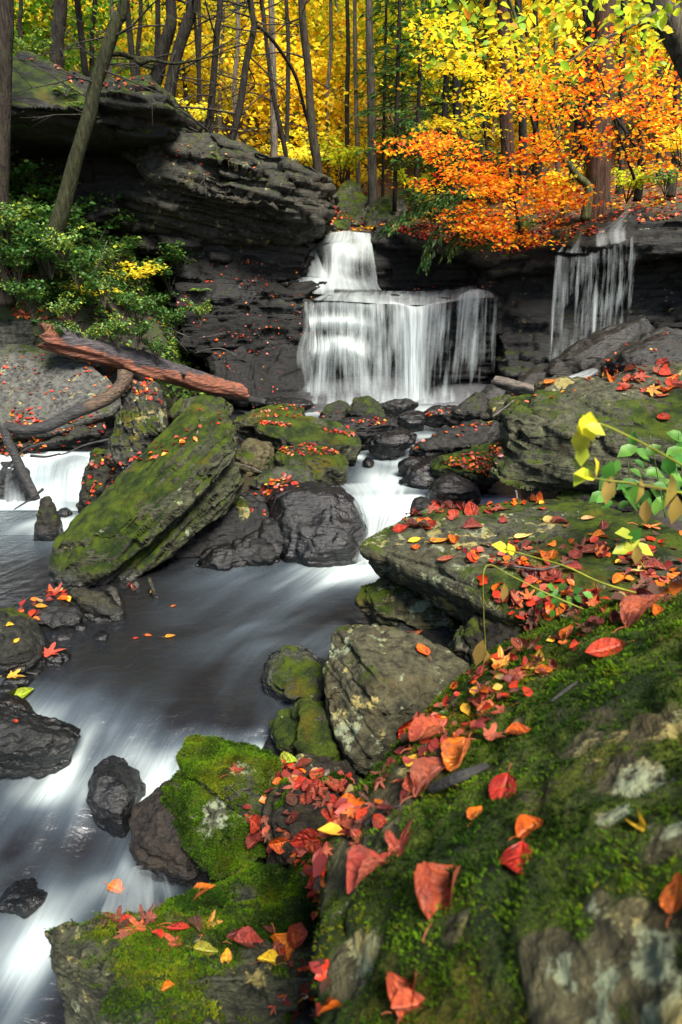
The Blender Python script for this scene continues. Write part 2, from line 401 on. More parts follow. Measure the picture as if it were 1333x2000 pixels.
m, nt, out = nmat('stream_water'); g = N(nt)
uv = g.n('UVMap').outputs[0]; P = g.pos()
fo = g.attr('foam_sheen')
sn = g.noise(g.mapv(uv, (.8, 2.6, 1)), 1.2, 5, .5, 1.2); sn2 = g.noise(g.mapv(uv, (.7, 7, 1)), 1.6, 4, .55, .8)
fm = g.math('MULTIPLY', fo, g.math('ADD', .62, g.math('ADD', g.math('MULTIPLY', sn, .55), g.math('MULTIPLY', sn2, .16))), clamp=True)
rp = g.noise(g.mapv(P, (3.2, 7, 3)), 2.2, 5, .6, .8)
hb = g.math('ADD', g.math('MULTIPLY', sn, .8), g.math('MULTIPLY', rp, .35))
nb = g.bump(hb, .7, .06)
fr = g.n('Fresnel'); fr.inputs[0].default_value = 1.36; g.put(fr.inputs['Normal'], nb)
gl = g.n('BsdfGlossy'); gl.inputs['Roughness'].default_value = .25; gl.inputs['Color'].default_value = (.95, .97, 1, 1); g.put(gl.inputs['Normal'], nb)
tr = g.n('BsdfTransparent'); tr.inputs['Color'].default_value = (.52, .47, .40, 1)
dk = g.n('BsdfDiffuse'); dk.inputs['Color'].default_value = (.016, .017, .019, 1)
body = g.n('MixShader'); body.inputs[0].default_value = .32; nt.links.new(tr.outputs[0], body.inputs[1]); nt.links.new(dk.outputs[0], body.inputs[2])
wsh = g.n('MixShader'); g.put(wsh.inputs[0], g.math('MULTIPLY', fr.outputs[0], 1.6, clamp=True)); nt.links.new(body.outputs[0], wsh.inputs[1]); nt.links.new(gl.outputs[0], wsh.inputs[2])
df = g.pbsdf(Base_Color=g.mix(g.step(fo, .3, .75), (.095, .128, .155), (.44, .51, .51)), Roughness=.5, Normal=g.bump(g.math('ADD', sn, sn2), .4, .05))  # low mask: cool sky reflection painted as blue grey; high mask: white froth
fsh = g.n('MixShader'); g.put(fsh.inputs[0], fm); nt.links.new(wsh.outputs[0], fsh.inputs[1]); nt.links.new(df.outputs[0], fsh.inputs[2])
nt.links.new(fsh.outputs[0], out.inputs[0]); WATER = m
keep = (z > ground_z(X, Y)-.25)
WQ = tri_strip_grid(*WX.shape); WQ = WQ[keep[WQ].all(1)]
stream = tag(mk('stream_water', np.stack([X, Y, z], 1), WQ, WATER, attrs={'foam_sheen': foam_sheen}, uv=np.stack([s_, d_], 1)), kind='structure')
# ------------------------------------------------------------------ cliffs
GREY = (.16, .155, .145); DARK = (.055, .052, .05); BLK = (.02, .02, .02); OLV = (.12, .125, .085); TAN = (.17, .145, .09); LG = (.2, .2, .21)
def back(pts, dx=0, dy=4, dz=0): return [p+Vector((dx, dy, dz)) for p in pts]
def mass(front, dy=4, dz=0., dx=0): f = ring3(front); return f+back(f, dx, dy, dz)
CL_N = (.10, -.12, 1)
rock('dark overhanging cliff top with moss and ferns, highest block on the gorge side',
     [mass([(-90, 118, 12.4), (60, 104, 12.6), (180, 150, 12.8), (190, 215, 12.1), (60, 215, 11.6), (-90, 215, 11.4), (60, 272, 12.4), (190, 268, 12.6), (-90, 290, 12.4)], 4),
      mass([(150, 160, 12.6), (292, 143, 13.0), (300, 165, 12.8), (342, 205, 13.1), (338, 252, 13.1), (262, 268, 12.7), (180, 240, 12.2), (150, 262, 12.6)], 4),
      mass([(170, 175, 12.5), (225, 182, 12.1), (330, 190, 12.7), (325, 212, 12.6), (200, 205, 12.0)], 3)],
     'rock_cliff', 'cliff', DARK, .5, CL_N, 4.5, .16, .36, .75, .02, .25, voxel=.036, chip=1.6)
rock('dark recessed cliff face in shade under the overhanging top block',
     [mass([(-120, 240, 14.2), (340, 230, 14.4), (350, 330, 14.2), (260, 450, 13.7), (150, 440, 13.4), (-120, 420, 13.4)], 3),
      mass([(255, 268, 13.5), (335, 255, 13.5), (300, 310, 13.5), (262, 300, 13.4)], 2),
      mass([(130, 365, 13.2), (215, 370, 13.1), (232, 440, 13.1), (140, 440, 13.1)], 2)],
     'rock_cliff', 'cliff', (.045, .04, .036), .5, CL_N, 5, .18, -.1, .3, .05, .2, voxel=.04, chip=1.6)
rock('layered grey cliff ledge jutting out above the upper fall',
     [mass([(240, 300, 13.7), (335, 262, 13.7), (400, 268, 13.7), (432, 296, 13.6), (545, 312, 13.7), (640, 346, 14.2), (655, 395, 14.1), (622, 425, 14.0), (560, 400, 13.3), (420, 372, 13.2), (300, 352, 13.3)], 3.2),
      mass([(225, 352, 13.9), (330, 362, 13.5), (440, 378, 13.4), (600, 410, 13.8), (628, 440, 14.1), (560, 470, 14.5), (380, 470, 14.2), (230, 430, 13.8)], 2.5),
      mass([(345, 258, 13.5), (398, 256, 13.5), (425, 292, 13.4), (360, 300, 13.3), (330, 285, 13.4)], 1.5),
      mass([(430, 300, 13.5), (520, 302, 13.5), (630, 342, 13.9), (560, 345, 13.4), (440, 330, 13.3)], 2)],
     'rock_cliff', 'cliff', (.105, .10, .092), .5, (.22, -.10, 1), 6, .20, .12, .5, .10, .12, voxel=.036, chip=2.0)
rock('lower dark cliff base beside the upper fall',
     [mass([(200, 425, 14.0), (480, 452, 14.6), (620, 440, 15.2), (600, 520, 14.9), (430, 520, 14.3), (250, 480, 13.7)], 2.5)],
     'rock_cliff', 'cliff', DARK, .5, (.12, -.1, 1), 6, .2, .0, .5, .06, .4, voxel=.038, chip=2)
STEPS = [([(330, 520, 14.0), (470, 500, 14.5), (615, 505, 15.2), (600, 545, 14.8), (440, 548, 14.2), (330, 560, 13.8)], 'black wet rock step highest in the stair beside the falls'),
         ([(320, 560, 13.7), (470, 545, 14.1), (640, 552, 14.7), (625, 585, 14.4), (470, 580, 13.9), (330, 600, 13.6)], 'black wet rock step second from the top of the stair'),
         ([(330, 605, 13.4), (480, 580, 13.8), (640, 590, 14.5), (620, 622, 14.3), (470, 618, 13.7), (350, 650, 13.4)], 'leaf strewn black rock step midway down the stair beside the falls'),
         ([(340, 650, 13.2), (480, 622, 13.6), (630, 630, 14.4), (620, 665, 14.2), (480, 660, 13.6), (370, 700, 13.2)], 'dark rock step second from the foot of the stair')]
for o_, l_ in STEPS:
    rock(l_, [mass(o_, 1.6, -.05)], 'rock_ledge', 'rock ledge', (.014, .0135, .013), .5, (.06, -.1, 1), 9, .10, .0, .45, -.05, .28, voxel=.034, chip=2, group='rock steps beside the falls')
rock('steep wet black rock face at the foot of the stair scattered with leaves',
     [mass([(390, 680, 13.4), (480, 655, 13.9), (620, 660, 14.3), (640, 785, 13.6), (520, 790, 13.0), (440, 775, 12.9)], 2)],
     'rock_ledge', 'rock ledge', (.014, .0135, .013), .8, (.1, -.6, 1), 8, .08, -.1, .35, -.1, .35, voxel=.034, chip=3)
# rock behind the falls
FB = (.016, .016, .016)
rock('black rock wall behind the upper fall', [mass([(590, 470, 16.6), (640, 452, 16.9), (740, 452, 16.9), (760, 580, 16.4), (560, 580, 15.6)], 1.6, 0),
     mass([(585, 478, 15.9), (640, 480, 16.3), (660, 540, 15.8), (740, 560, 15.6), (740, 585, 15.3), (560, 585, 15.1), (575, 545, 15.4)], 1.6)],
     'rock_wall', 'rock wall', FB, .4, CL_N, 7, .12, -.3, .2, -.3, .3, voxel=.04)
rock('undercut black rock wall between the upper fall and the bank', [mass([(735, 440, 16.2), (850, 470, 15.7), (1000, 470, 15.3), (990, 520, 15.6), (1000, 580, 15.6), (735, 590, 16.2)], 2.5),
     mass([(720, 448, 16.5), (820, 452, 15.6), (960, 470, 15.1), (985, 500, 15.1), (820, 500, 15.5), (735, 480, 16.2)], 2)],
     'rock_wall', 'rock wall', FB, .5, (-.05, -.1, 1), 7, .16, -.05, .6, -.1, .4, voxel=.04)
rock('flat rock shelf carrying the stream over the lower fall', [mass([(555, 590, 14.3), (640, 592, 14.25), (780, 592, 14.2), (880, 588, 14.3), (975, 582, 14.6), (1000, 565, 15.6), (640, 581, 15.6)], 1.5, -.03),
     mass([(690, 600, 14.45), (975, 585, 14.75), (985, 640, 15.1), (960, 790, 15.0), (600, 790, 14.6), (600, 640, 14.5)], 1.5)],
     'rock_shelf', 'rock shelf', FB, .4, (.02, -.05, 1), 7, .14, -.3, .3, -.3, .3, voxel=.04)
rock('stepped black rock under the broken side of the lower fall', [mass([(590, 600, 14.3), (720, 600, 14.35), (720, 640, 14.2), (590, 650, 14.1)], 1), mass([(600, 650, 14.2), (730, 645, 14.2), (720, 690, 14.0), (600, 700, 14.0)], 1),
     mass([(625, 690, 14.05), (660, 680, 13.9), (705, 690, 14.05), (735, 790, 13.9), (600, 790, 13.9)], 1)],
     'rock_ledge', 'rock ledge', FB, .4, (.02, -.05, 1), 7, .1, -.3, .2, -.3, .3, voxel=.04)
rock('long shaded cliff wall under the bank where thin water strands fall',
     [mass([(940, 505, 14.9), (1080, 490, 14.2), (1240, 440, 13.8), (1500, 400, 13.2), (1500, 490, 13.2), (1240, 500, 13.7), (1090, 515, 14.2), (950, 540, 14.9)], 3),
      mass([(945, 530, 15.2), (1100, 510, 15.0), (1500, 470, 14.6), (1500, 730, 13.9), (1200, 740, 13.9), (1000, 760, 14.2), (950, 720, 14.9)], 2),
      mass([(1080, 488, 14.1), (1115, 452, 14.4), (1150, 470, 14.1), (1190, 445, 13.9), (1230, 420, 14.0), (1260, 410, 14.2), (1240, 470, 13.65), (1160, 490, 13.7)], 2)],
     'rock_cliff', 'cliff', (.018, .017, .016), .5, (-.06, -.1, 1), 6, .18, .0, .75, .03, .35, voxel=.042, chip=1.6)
rock('mossy rock edge of the bank under the orange saplings', [mass([(745, 440, 15.9), (830, 448, 15.2), (960, 478, 14.9), (1090, 450, 14.5), (1085, 490, 14.3), (960, 520, 14.8), (830, 485, 15.2)], 2.5)],
     'rock_ledge', 'rock ledge', DARK, .6, (-.05, -.1, 1), 7, .12, .2, .8, 0, .2, voxel=.045)
# fallen slabs under the cliff strands
for o_, Y_, l_ in [([(1060, 735), (1075, 705), (1170, 650), (1275, 615), (1290, 640), (1220, 690), (1110, 745)], 12.6, 'long brown slab leaning under the thin water strands'),
                   ([(1120, 745), (1200, 690), (1290, 640), (1340, 650), (1330, 690), (1230, 735), (1150, 760)], 12.0, 'tilted wet slab lower in the slab pile under the strands'),
                   ([(1200, 700), (1290, 655), (1400, 650), (1400, 720), (1240, 730)], 11.4, 'dark slab highest on the bank beside the strands'),
                   ([(1000, 760), (1020, 735), (1060, 715), (1090, 735), (1080, 765)], 12.6, 'small dark slab at the foot of the shaded cliff')]:
    boulder(l_, o_, Y_, .8, name='rock_slab', cat='rock slab', col=(.055, .05, .045), strata=(-.5, -.3, 1), sa=.04, moss=-.1, mossup=.4, lichen=.0, wet=.55, group='slabs under the shaded cliff')
boulder('round wet boulder in the spray at the foot of the lower fall', [(925, 785), (945, 760), (985, 742), (1020, 760), (1030, 790)], 13.1, .6, col=(.09, .09, .1), moss=-.5, wet=.7)
# boulders at the top of the falls
for o_, Y_, c_, l_ in [([(640, 440), (652, 390), (682, 350), (712, 372), (720, 440)], 19, OLV, 'upright mossy boulder above the upper fall beside the cliff ledge'),
                       ([(712, 440), (722, 400), (745, 380), (785, 385), (800, 415), (785, 440)], 18.6, GREY, 'squat grey boulder above the upper fall at the bank'),
                       ([(632, 448), (645, 420), (672, 412), (685, 432), (680, 450)], 18, OLV, 'low mossy stone at the lip of the upper fall')]:
    boulder(l_, o_, Y_, 1., col=c_, moss=.3, lichen=.1, sink=.8)
# ------------------------------------------------------------------ stream boulders
B = boulder
KW = dict(strata=(.1, -.3, 1))
def sl(*a, **k): return boulder(*a, **{**dict(name='rock_slab', cat='rock slab'), **k})
sl('long flat slab strewn with red leaves pointing at the cascade', [(505, 826), (515, 818), (565, 816), (625, 828), (700, 850), (706, 858), (692, 880), (640, 880), (560, 872), (505, 852)], 9.9, .5, col=OLV, moss=.4, wet=.15, sa=.03)
sl('mossy layered slab behind the long flat slab', [(450, 818), (500, 800), (555, 792), (592, 800), (588, 822), (520, 832), (460, 832)], 10.6, .5, col=OLV, moss=.45, lichen=.1, sa=.04)
sl('narrow slab wedged behind the long flat slab', [(560, 822), (590, 812), (640, 822), (690, 838), (680, 848), (600, 838)], 10.3, .3, col=OLV, moss=.3)
B('blocky mossy boulder topped with red leaves above the wet boulder', [(528, 905), (545, 877), (600, 866), (655, 876), (668, 890), (672, 930), (640, 950), (560, 947), (528, 928)], 8.9, .6, edge=[(535, 897, .12), (600, 893, .05), (662, 903, .1)], col=OLV, moss=.45, lichen=.05)
B('round brown boulder behind the tilted slab', [(455, 900), (470, 865), (500, 856), (530, 868), (540, 900), (520, 925), (475, 925)], 9.4, .5, col=TAN, moss=.15)
sl('thin layered stone with a green edge leaning above the wet boulder', [(485, 948), (500, 925), (560, 908), (600, 910), (616, 930), (612, 945), (560, 955), (510, 962)], 8.5, .35, col=GREY, moss=.25, sf=22, sa=.03, wet=.3)
B('large glossy black boulder beside the chute', [(524, 962), (540, 945), (600, 938), (662, 950), (692, 985), (712, 1030), (717, 1060), (690, 1098), (600, 1108), (562, 1088), (535, 1030)], zb=-3.26, depth=1.0, bulge=.25, col=(.036, .036, .04), moss=-.4, lichen=-.3, wet=.9, sa=.02, amp=.8, chip=1.5)
B('small wet stone heaped with leaves next to the wet boulder', [(468, 985), (478, 962), (505, 955), (522, 970), (520, 1000), (480, 1002)], 8.1, .35, col=DARK, moss=-.1, wet=.6)
B('upright greenish stone splinter behind the tilted slab', [(462, 980), (470, 965), (485, 985), (491, 1030), (478, 1042), (465, 1035)], 7.7, .25, col=OLV, moss=.2, lichen=.15)
for i, (o_, l_) in enumerate([([(440, 1090), (455, 1055), (500, 1035), (540, 1050), (545, 1095), (500, 1108)], 'wet black stone in the dark gap under the tilted slab'), ([(500, 1050), (520, 1010), (550, 1015), (560, 1060), (540, 1100)], 'black stone wedged against the side of the wet boulder'),
                              ([(380, 1105), (400, 1075), (450, 1060), (480, 1090), (450, 1115)], 'low wet stone deep under the tilted slab')]):
    B(l_, o_, zb=-3.26, depth=.35, col=BLK, moss=-.4, wet=.8)
B('mossy lump of rock in mid stream below the lower fall', [(680, 805), (690, 780), (720, 772), (744, 790), (748, 812), (700, 818)], 11.5, .4, col=DARK, moss=.3, wet=.3, wz=-2.55)
sl('dark stream slab heaped with red leaves by the mossy lump', [(648, 836), (665, 820), (720, 813), (772, 818), (778, 832), (720, 845), (670, 845)], 10.7, .45, col=BLK, moss=-.2, wet=.5)
sl('tilted dark stone leaning towards the leaf covered slab', [(606, 830), (625, 812), (655, 800), (672, 812), (660, 832)], 11.1, .3, col=DARK, moss=-.1, wet=.4)
sl('mossy low stone beside the mossy lump nearer the log', [(628, 805), (640, 790), (672, 786), (684, 800), (672, 810), (640, 812)], 11.8, .4, col=DARK, moss=.2, wet=.4)
sl('low black shelf at the pool edge by the log', [(515, 788), (540, 778), (610, 780), (615, 790), (560, 796)], 12.2, .4, col=BLK, moss=-.3, wet=.7)
sl('low black stone lying in the pool under the bright strand', [(735, 792), (770, 780), (800, 778), (822, 788), (795, 796)], 12.2, .3, col=BLK, moss=-.2, wet=.8)
sl('flat black stone awash in the middle of the riffle', [(778, 815), (800, 804), (828, 806), (832, 816), (805, 820)], 11.1, .3, col=BLK, moss=-.3, wet=.9)
sl('low leafy black stones at the edge of the pool', [(825, 808), (850, 795), (895, 792), (900, 804), (860, 812)], 11.7, .3, col=BLK, moss=-.2, wet=.7)
B('dark pyramid boulder below the fallen branch', [(870, 810), (895, 795), (915, 780), (930, 767), (952, 772), (962, 795), (958, 812), (900, 815)], 11.3, .6, col=DARK, moss=.0, wet=.35, wz=-2.6)
B('green flat topped stone beside the dark pyramid boulder', [(945, 800), (960, 778), (995, 770), (1008, 785), (1000, 805), (965, 810)], 11.2, .4, col=OLV, moss=.15, lichen=.1)
B('moss capped boulder under the fallen branch', [(992, 808), (1000, 780), (1040, 768), (1065, 780), (1060, 808)], 10.9, .5, col=DARK, moss=.45)
sl('long tilted black slab with leaves in the cascade', [(798, 882), (810, 866), (870, 838), (930, 824), (970, 826), (974, 852), (950, 876), (880, 882), (830, 893)], 9.6, .6, edge=[(815, 872, .1), (880, 855, .25), (960, 838, .5)], col=DARK, moss=-.05, wet=.4, sa=.04)
sl('flat dark stone under a film of water in the cascade', [(725, 862), (745, 845), (790, 838), (816, 845), (810, 860), (765, 872)], 10.1, .35, col=BLK, moss=-.4, wet=.95)
B('wet grey boulder half covered by the current', [(788, 935), (798, 912), (845, 893), (872, 908), (875, 940), (830, 955)], 8.9, .45, col=BLK, moss=-.4, wet=.9)
B('mossy boulder under a carpet of leaves beside the cascade', [(848, 907), (870, 890), (930, 872), (978, 868), (990, 890), (965, 930), (930, 948), (880, 928)], 8.6, .6, col=OLV, moss=.55)
B('wet black stone under the leaf carpeted boulder', [(842, 960), (855, 935), (885, 925), (935, 945), (940, 965), (890, 970)], 8.2, .35, col=BLK, moss=-.4, wet=.8)
B('small round dark stone at the edge of the flat mossy slab', [(804, 992), (812, 975), (830, 972), (842, 984), (836, 996)], 7.3, .25, col=BLK, moss=-.3, wet=.6)
B('small dark stones in the riffle beside the long tilted slab', [(782, 905), (800, 890), (832, 888), (836, 902), (810, 912)], 9.3, .25, col=BLK, moss=-.3, wet=.9)
B('large black filler rock added to keep the gap under the tilted slab dark', [(270, 1110), (330, 1060), (400, 1000), (470, 965), (530, 985), (560, 1060), (540, 1108), (400, 1115)], 7.5, .7, col=BLK, moss=-.3, wet=.5)  # added black filler, stands in for the darkness under the slab
# the tilted slab and its neighbours
e0, e1 = at(100, 1060, 6.9), at(372, 790, 8.4); ax = (e1-e0).normalized()
nS = ax.cross(Vector((.25, .9, .2)).normalized()).normalized()
def pl(pts): return ring3(pts)
rock('huge tilted mossy slab with slanting grooves leaning out of the pool',
     [pl([(88, 1132, 6.85), (98, 1062, 7.0), (205, 955, 7.6), (312, 858, 8.1), (372, 790, 8.6), (438, 788, 8.6), (464, 838, 7.9), (468, 872, 7.6), (446, 905, 7.3), (300, 1050, 6.75), (150, 1156, 6.45), (118, 1150, 6.55),
          (150, 1060, 6.65), (330, 900, 7.35), (405, 830, 7.8)]) + pl([(150, 1158, 7.3), (460, 880, 8.6), (400, 860, 9.1)])+[atz(120, 1130, -3.5), atz(160, 1150, -3.6)],
      pl([(470, 905, 7.7), (474, 945, 7.5), (452, 990, 7.35), (350, 1065, 7.0), (250, 1140, 6.75), (150, 1158, 6.6), (300, 1030, 7.0), (430, 900, 7.8), (470, 945, 8.3), (350, 1065, 7.8), (200, 1140, 7.6)])],
     col=OLV, amp=.35, strata=nS, sf=9, sa=.075, moss=.45, mossup=.5, lichen=.04, wz=-3.22, voxel=.02, chip=1.3, facet=.3)
B('upright grey rock fin with a moss cap behind the tilted slab', [(210, 925), (215, 890), (228, 830), (246, 772), (270, 742), (300, 744), (320, 778), (318, 830), (290, 872), (255, 925)], 9.0, .7, edge=[(245, 850, .2), (275, 790, .5)], col=(.11, .11, .105), strata=(.9, .1, .45), sf=14, sa=.06, moss=.25, lichen=.12)
B('narrow leaf littered rock between the side fall and the tilted slab', [(148, 995), (163, 932), (178, 882), (200, 868), (216, 900), (212, 960), (180, 1000)], 8.7, .4, col=DARK, strata=(.9, .1, .3), sf=16, sa=.04, moss=.2, lichen=.08)
B('grey stone ramp along the crest of the tilted slab', [(235, 935), (250, 905), (330, 850), (370, 830), (360, 860), (290, 920), (245, 950)], 8.4, .5, col=(.17, .17, .19), moss=-.2, wet=.2)
B('mossy rock behind the crest of the tilted slab', [(330, 800), (350, 780), (420, 775), (450, 790), (430, 820), (350, 830)], 9.4, .5, col=OLV, moss=.4, lichen=.1)
B('small pointed stone standing in the side pool', [(68, 1055), (72, 1010), (80, 975), (92, 966), (106, 985), (118, 1030), (113, 1052)], zb=-3.22, depth=.25, col=DARK, strata=(.9, .2, .2), moss=.25)
B('round black pebble behind the pointed stone', [(110, 1005), (116, 992), (130, 990), (138, 1000), (130, 1010)], zb=-3.22, depth=.15, col=BLK, moss=-.4, wet=.7)
sl('wet planked black slab at the head of the side fall', [(58, 893), (98, 862), (160, 845), (168, 868), (130, 896)], 10.0, .5, col=BLK, strata=(.3, -.3, 1), sf=25, sa=.02, moss=-.4, wet=.95)
B('dark ledge behind the thin part of the side fall', [(-60, 975), (-60, 895), (40, 890), (70, 905), (75, 985)], 9.35, .5, col=BLK, moss=-.2, wet=.7)
B('leaf covered dark rock under the curved branch', [(-60, 880), (-40, 840), (60, 835), (180, 800), (215, 812), (200, 850), (100, 870), (40, 890)], 9.7, .6, col=DARK, moss=.0, wet=.3)
rock('broad sloping grey boulder with moss and scattered leaves under the block',
     [pl([(-90, 690, 11.4), (0, 672, 11.3), (60, 674, 11.2), (130, 702, 11.0), (205, 730, 10.8), (248, 765, 10.6), (238, 800, 10.2), (180, 832, 9.9), (60, 850, 9.6), (-90, 850, 9.4), (60, 760, 10.3), (-60, 760, 10.2)])
      + back(pl([(-90, 700, 11.4), (60, 690, 11.2), (240, 800, 10.6)]), 0, .8, -.8)], col=(.19, .19, .205), amp=.6, strata=(.2, -.5, 1), sf=5, sa=.03, moss=.22, mossup=.15, lichen=.08)
rock('square dark block resting above the broad grey boulder', [pl([(-90, 605, 11.9), (60, 606, 11.9), (66, 622, 11.5), (70, 625, 11.6), (96, 690, 11.4), (70, 695, 11.2), (-90, 685, 11.1), (-90, 630, 11.2), (62, 628, 11.35)])+back(pl([(-90, 605, 12), (60, 606, 12), (90, 680, 11.6)]), 0, .8, 0)],
     col=(.10, .10, .10), amp=.4, strata=(.1, -.2, 1), sf=8, sa=.06, moss=.05, mossup=.2, lichen=.05)
sl('low flat stones under the fallen log', [(135, 720), (170, 700), (240, 722), (300, 760), (260, 765), (190, 745)], 11.2, .4, col=GREY, moss=.2)
# near bank of the pool
B('dark smooth boulder at the edge of the pool with two yellow leaves', [(-70, 1185), (0, 1193), (40, 1222), (70, 1262), (77, 1297), (40, 1312), (-70, 1318)], zb=-3.24, depth=.55, col=(.05, .052, .048), moss=.12, sa=.015, wz=-3.22)
sl('flat wet slab lying low in the stream nearest the dark smooth boulder', [(-70, 1395), (0, 1402), (60, 1410), (122, 1432), (144, 1447), (112, 1468), (40, 1478), (-70, 1484)], zb=-3.24, depth=.35, col=(.03, .032, .03), moss=.0, wet=.7, sa=.02, wz=-3.24)
B('small brown stone beside the flat wet slab', [(-20, 1372), (15, 1366), (45, 1376), (60, 1390), (40, 1398), (-20, 1396)], zb=-3.22, depth=.15, col=(.06, .045, .03), moss=-.3, wet=.6)
sl('wet black slab with orange leaves below the tilted slab', [(25, 1203), (50, 1172), (110, 1166), (168, 1188), (166, 1216), (100, 1228)], zb=-3.24, depth=.45, col=(.04, .04, .042), moss=-.4, wet=.75, sa=.02)
B('long smooth brown stone at the foot of the tilted slab', [(132, 1152), (165, 1147), (200, 1163), (236, 1192), (238, 1210), (205, 1203), (160, 1188)], zb=-3.22, depth=.25, col=(.08, .075, .055), moss=-.1, sa=.01)
sl('thin flat stone under the long smooth brown stone', [(120, 1195), (150, 1188), (200, 1202), (222, 1213), (180, 1216)], zb=-3.24, depth=.2, col=DARK, moss=-.3, wet=.5)
B('egg shaped stone leaning on the long smooth brown stone', [(205, 1152), (214, 1143), (226, 1150), (238, 1172), (237, 1187), (220, 1182)], zb=-3.22, depth=.15, col=(.11, .10, .07), moss=-.2, sa=.005)
B('little dark stone carrying orange leaves in the shallows', [(80, 1292), (85, 1272), (118, 1268), (132, 1285), (120, 1300), (90, 1302)], zb=-3.23, depth=.18, col=BLK, moss=-.3, wet=.6)
B('small flat grey stone in the shallows', [(95, 1247), (110, 1236), (140, 1240), (145, 1250), (115, 1254)], zb=-3.24, depth=.15, col=(.13, .13, .15), moss=-.4, wet=.5)
B('upright stone splinter under the tilted slab', [(286, 1130), (292, 1122), (304, 1150), (310, 1166), (298, 1168)], zb=-3.22, depth=.1, col=(.10, .095, .08), moss=-.2)
B('small tan pebble under the tilted slab', [(254, 1144), (258, 1132), (268, 1131), (274, 1142), (268, 1150)], zb=-3.22, depth=.1, col=(.16, .12, .07), moss=-.4)
for i, (x_, y_, w_, l_) in enumerate([(30, 1330, 26, 'small slate stone in the shallows by the yellow leaf'), (10, 1345, 20, 'grey shard at the very edge of the shallows'), (60, 1310, 24, 'flat dark stone in the shallows behind the yellow leaf'), (150, 1205, 12, 'tiny stone by the thin flat stone'), (195, 1243, 18, 'dark stone just breaking the water in the riffle'), (155, 1222, 14, 'little wet stone below the black slab')]):
    B(l_, [(x_-w_, y_+4), (x_-w_*.6, y_-w_*.35), (x_+w_*.3, y_-w_*.4), (x_+w_, y_), (x_+w_*.7, y_+7), (x_-w_*.3, y_+9)], zb=-3.22, depth=.14, col=(.05, .05, .05), moss=-.4, wet=.6)
B('wet black rock with water pouring past it in the rapids', [(163, 1562), (183, 1502), (205, 1494), (246, 1525), (266, 1556), (250, 1592), (238, 1625), (195, 1605)], zb=-3.5, depth=.4, col=(.035, .035, .036), moss=-.4, wet=.85, sa=.02)
B('dark undercut rock in shade below the mossy wedge', [(254, 1630), (268, 1592), (308, 1556), (326, 1549), (345, 1600), (385, 1655), (415, 1712), (390, 1728), (300, 1694), (262, 1662)], zb=-3.5, depth=.45, col=(.05, .035, .028), moss=-.3, wet=.4)
B('small dark rock in the rapids at the corner', [(0, 1770), (20, 1745), (60, 1740), (80, 1765), (50, 1785)], zb=-3.55, depth=.2, col=BLK, moss=-.4, wet=.9)
# mossy rocks along the near bank
rock('mossy wedge of rock with a pale lichen stripe above the dark undercut rock', [pl([(344, 1495, 3.45), (364, 1450, 3.6), (386, 1439, 3.65), (440, 1447, 3.6), (500, 1465, 3.5), (542, 1482, 3.4), (548, 1530, 3.2), (522, 1600, 3.0), (480, 1590, 3.0), (425, 1540, 3.1), (375, 1500, 3.3)])
     +back(pl([(364, 1450, 3.6), (500, 1465, 3.5), (540, 1490, 3.4)]), 0, .3, -.4), pl([(344, 1495, 3.4), (360, 1478, 3.45), (375, 1510, 3.25), (350, 1515, 3.3)])+back(pl([(360, 1480, 3.4)]), .1, .1, -.2)],
     col=(.12, .125, .095), amp=.6, strata=(.5, .5, 1), sa=.02, moss=.42, lichen=.16, voxel=.0095)
rock('mossy rock with lichen patches holding the leaf heap', [pl([(320, 1545, 3.3), (335, 1520, 3.35), (382, 1505, 3.35), (432, 1560, 3.1), (505, 1600, 3.0), (530, 1650, 2.85), (500, 1695, 2.75), (420, 1715, 2.75), (368, 1662, 2.95), (330, 1605, 3.15)])
     +back(pl([(335, 1522, 3.4), (505, 1620, 3.0), (520, 1660, 2.9)]), 0, .3, -.5)], col=(.12, .125, .095), amp=.6, strata=(.5, .5, 1), sa=.02, moss=.38, lichen=.16, voxel=.0095)
B('mossy boulder with pale lichen spots standing in the pool', [(509, 1332), (524, 1292), (550, 1275), (600, 1284), (638, 1308), (645, 1370), (600, 1378), (555, 1368)], zb=-3.24, depth=.5, col=(.13, .14, .10), moss=.35, lichen=.16, voxel=.011)
B('small humped mossy rock tucked beside the lichen covered boulder', [(570, 1400), (574, 1380), (595, 1369), (632, 1385), (655, 1430), (678, 1500), (640, 1514), (590, 1502), (575, 1470)], 3.65, .4, col=(.13, .13, .09), moss=.5, lichen=.1, voxel=.010)
B('small rounded lichen stone at the edge of the pool', [(527, 1425), (540, 1402), (560, 1398), (585, 1415), (592, 1450), (578, 1482), (545, 1465)], 3.75, .3, col=(.14, .14, .10), moss=.4, lichen=.14, voxel=.010)
B('dark mossy stone low in the water below the rounded lichen stone', [(512, 1470), (520, 1445), (555, 1440), (590, 1480), (580, 1500), (530, 1490)], zb=-3.3, depth=.3, col=DARK, moss=.35, voxel=.012)
rock('angular boulder with orange lichen and thick moss on its face', [pl([(634, 1292, 4.3), (650, 1232, 4.6), (682, 1214, 4.75), (742, 1212, 4.75), (822, 1236, 4.6), (882, 1266, 4.4), (925, 1300, 4.2), (900, 1350, 3.95), (842, 1405, 3.75), (762, 1475, 3.5), (692, 1524, 3.4), (668, 1480, 3.55), (645, 1400, 3.8),
      (700, 1260, 4.25), (735, 1330, 3.8), (775, 1375, 3.65)])+back(pl([(682, 1220, 4.75), (822, 1240, 4.6), (882, 1280, 4.4)]), 0, .35, -.5)+[atz(650, 1480, -3.5), atz(760, 1500, -3.5)]],
     col=(.15, .14, .095), amp=.45, strata=(.7, .3, .6), sf=8, sa=.02, moss=.26, mossup=.0, lichen=.13, voxel=.010)
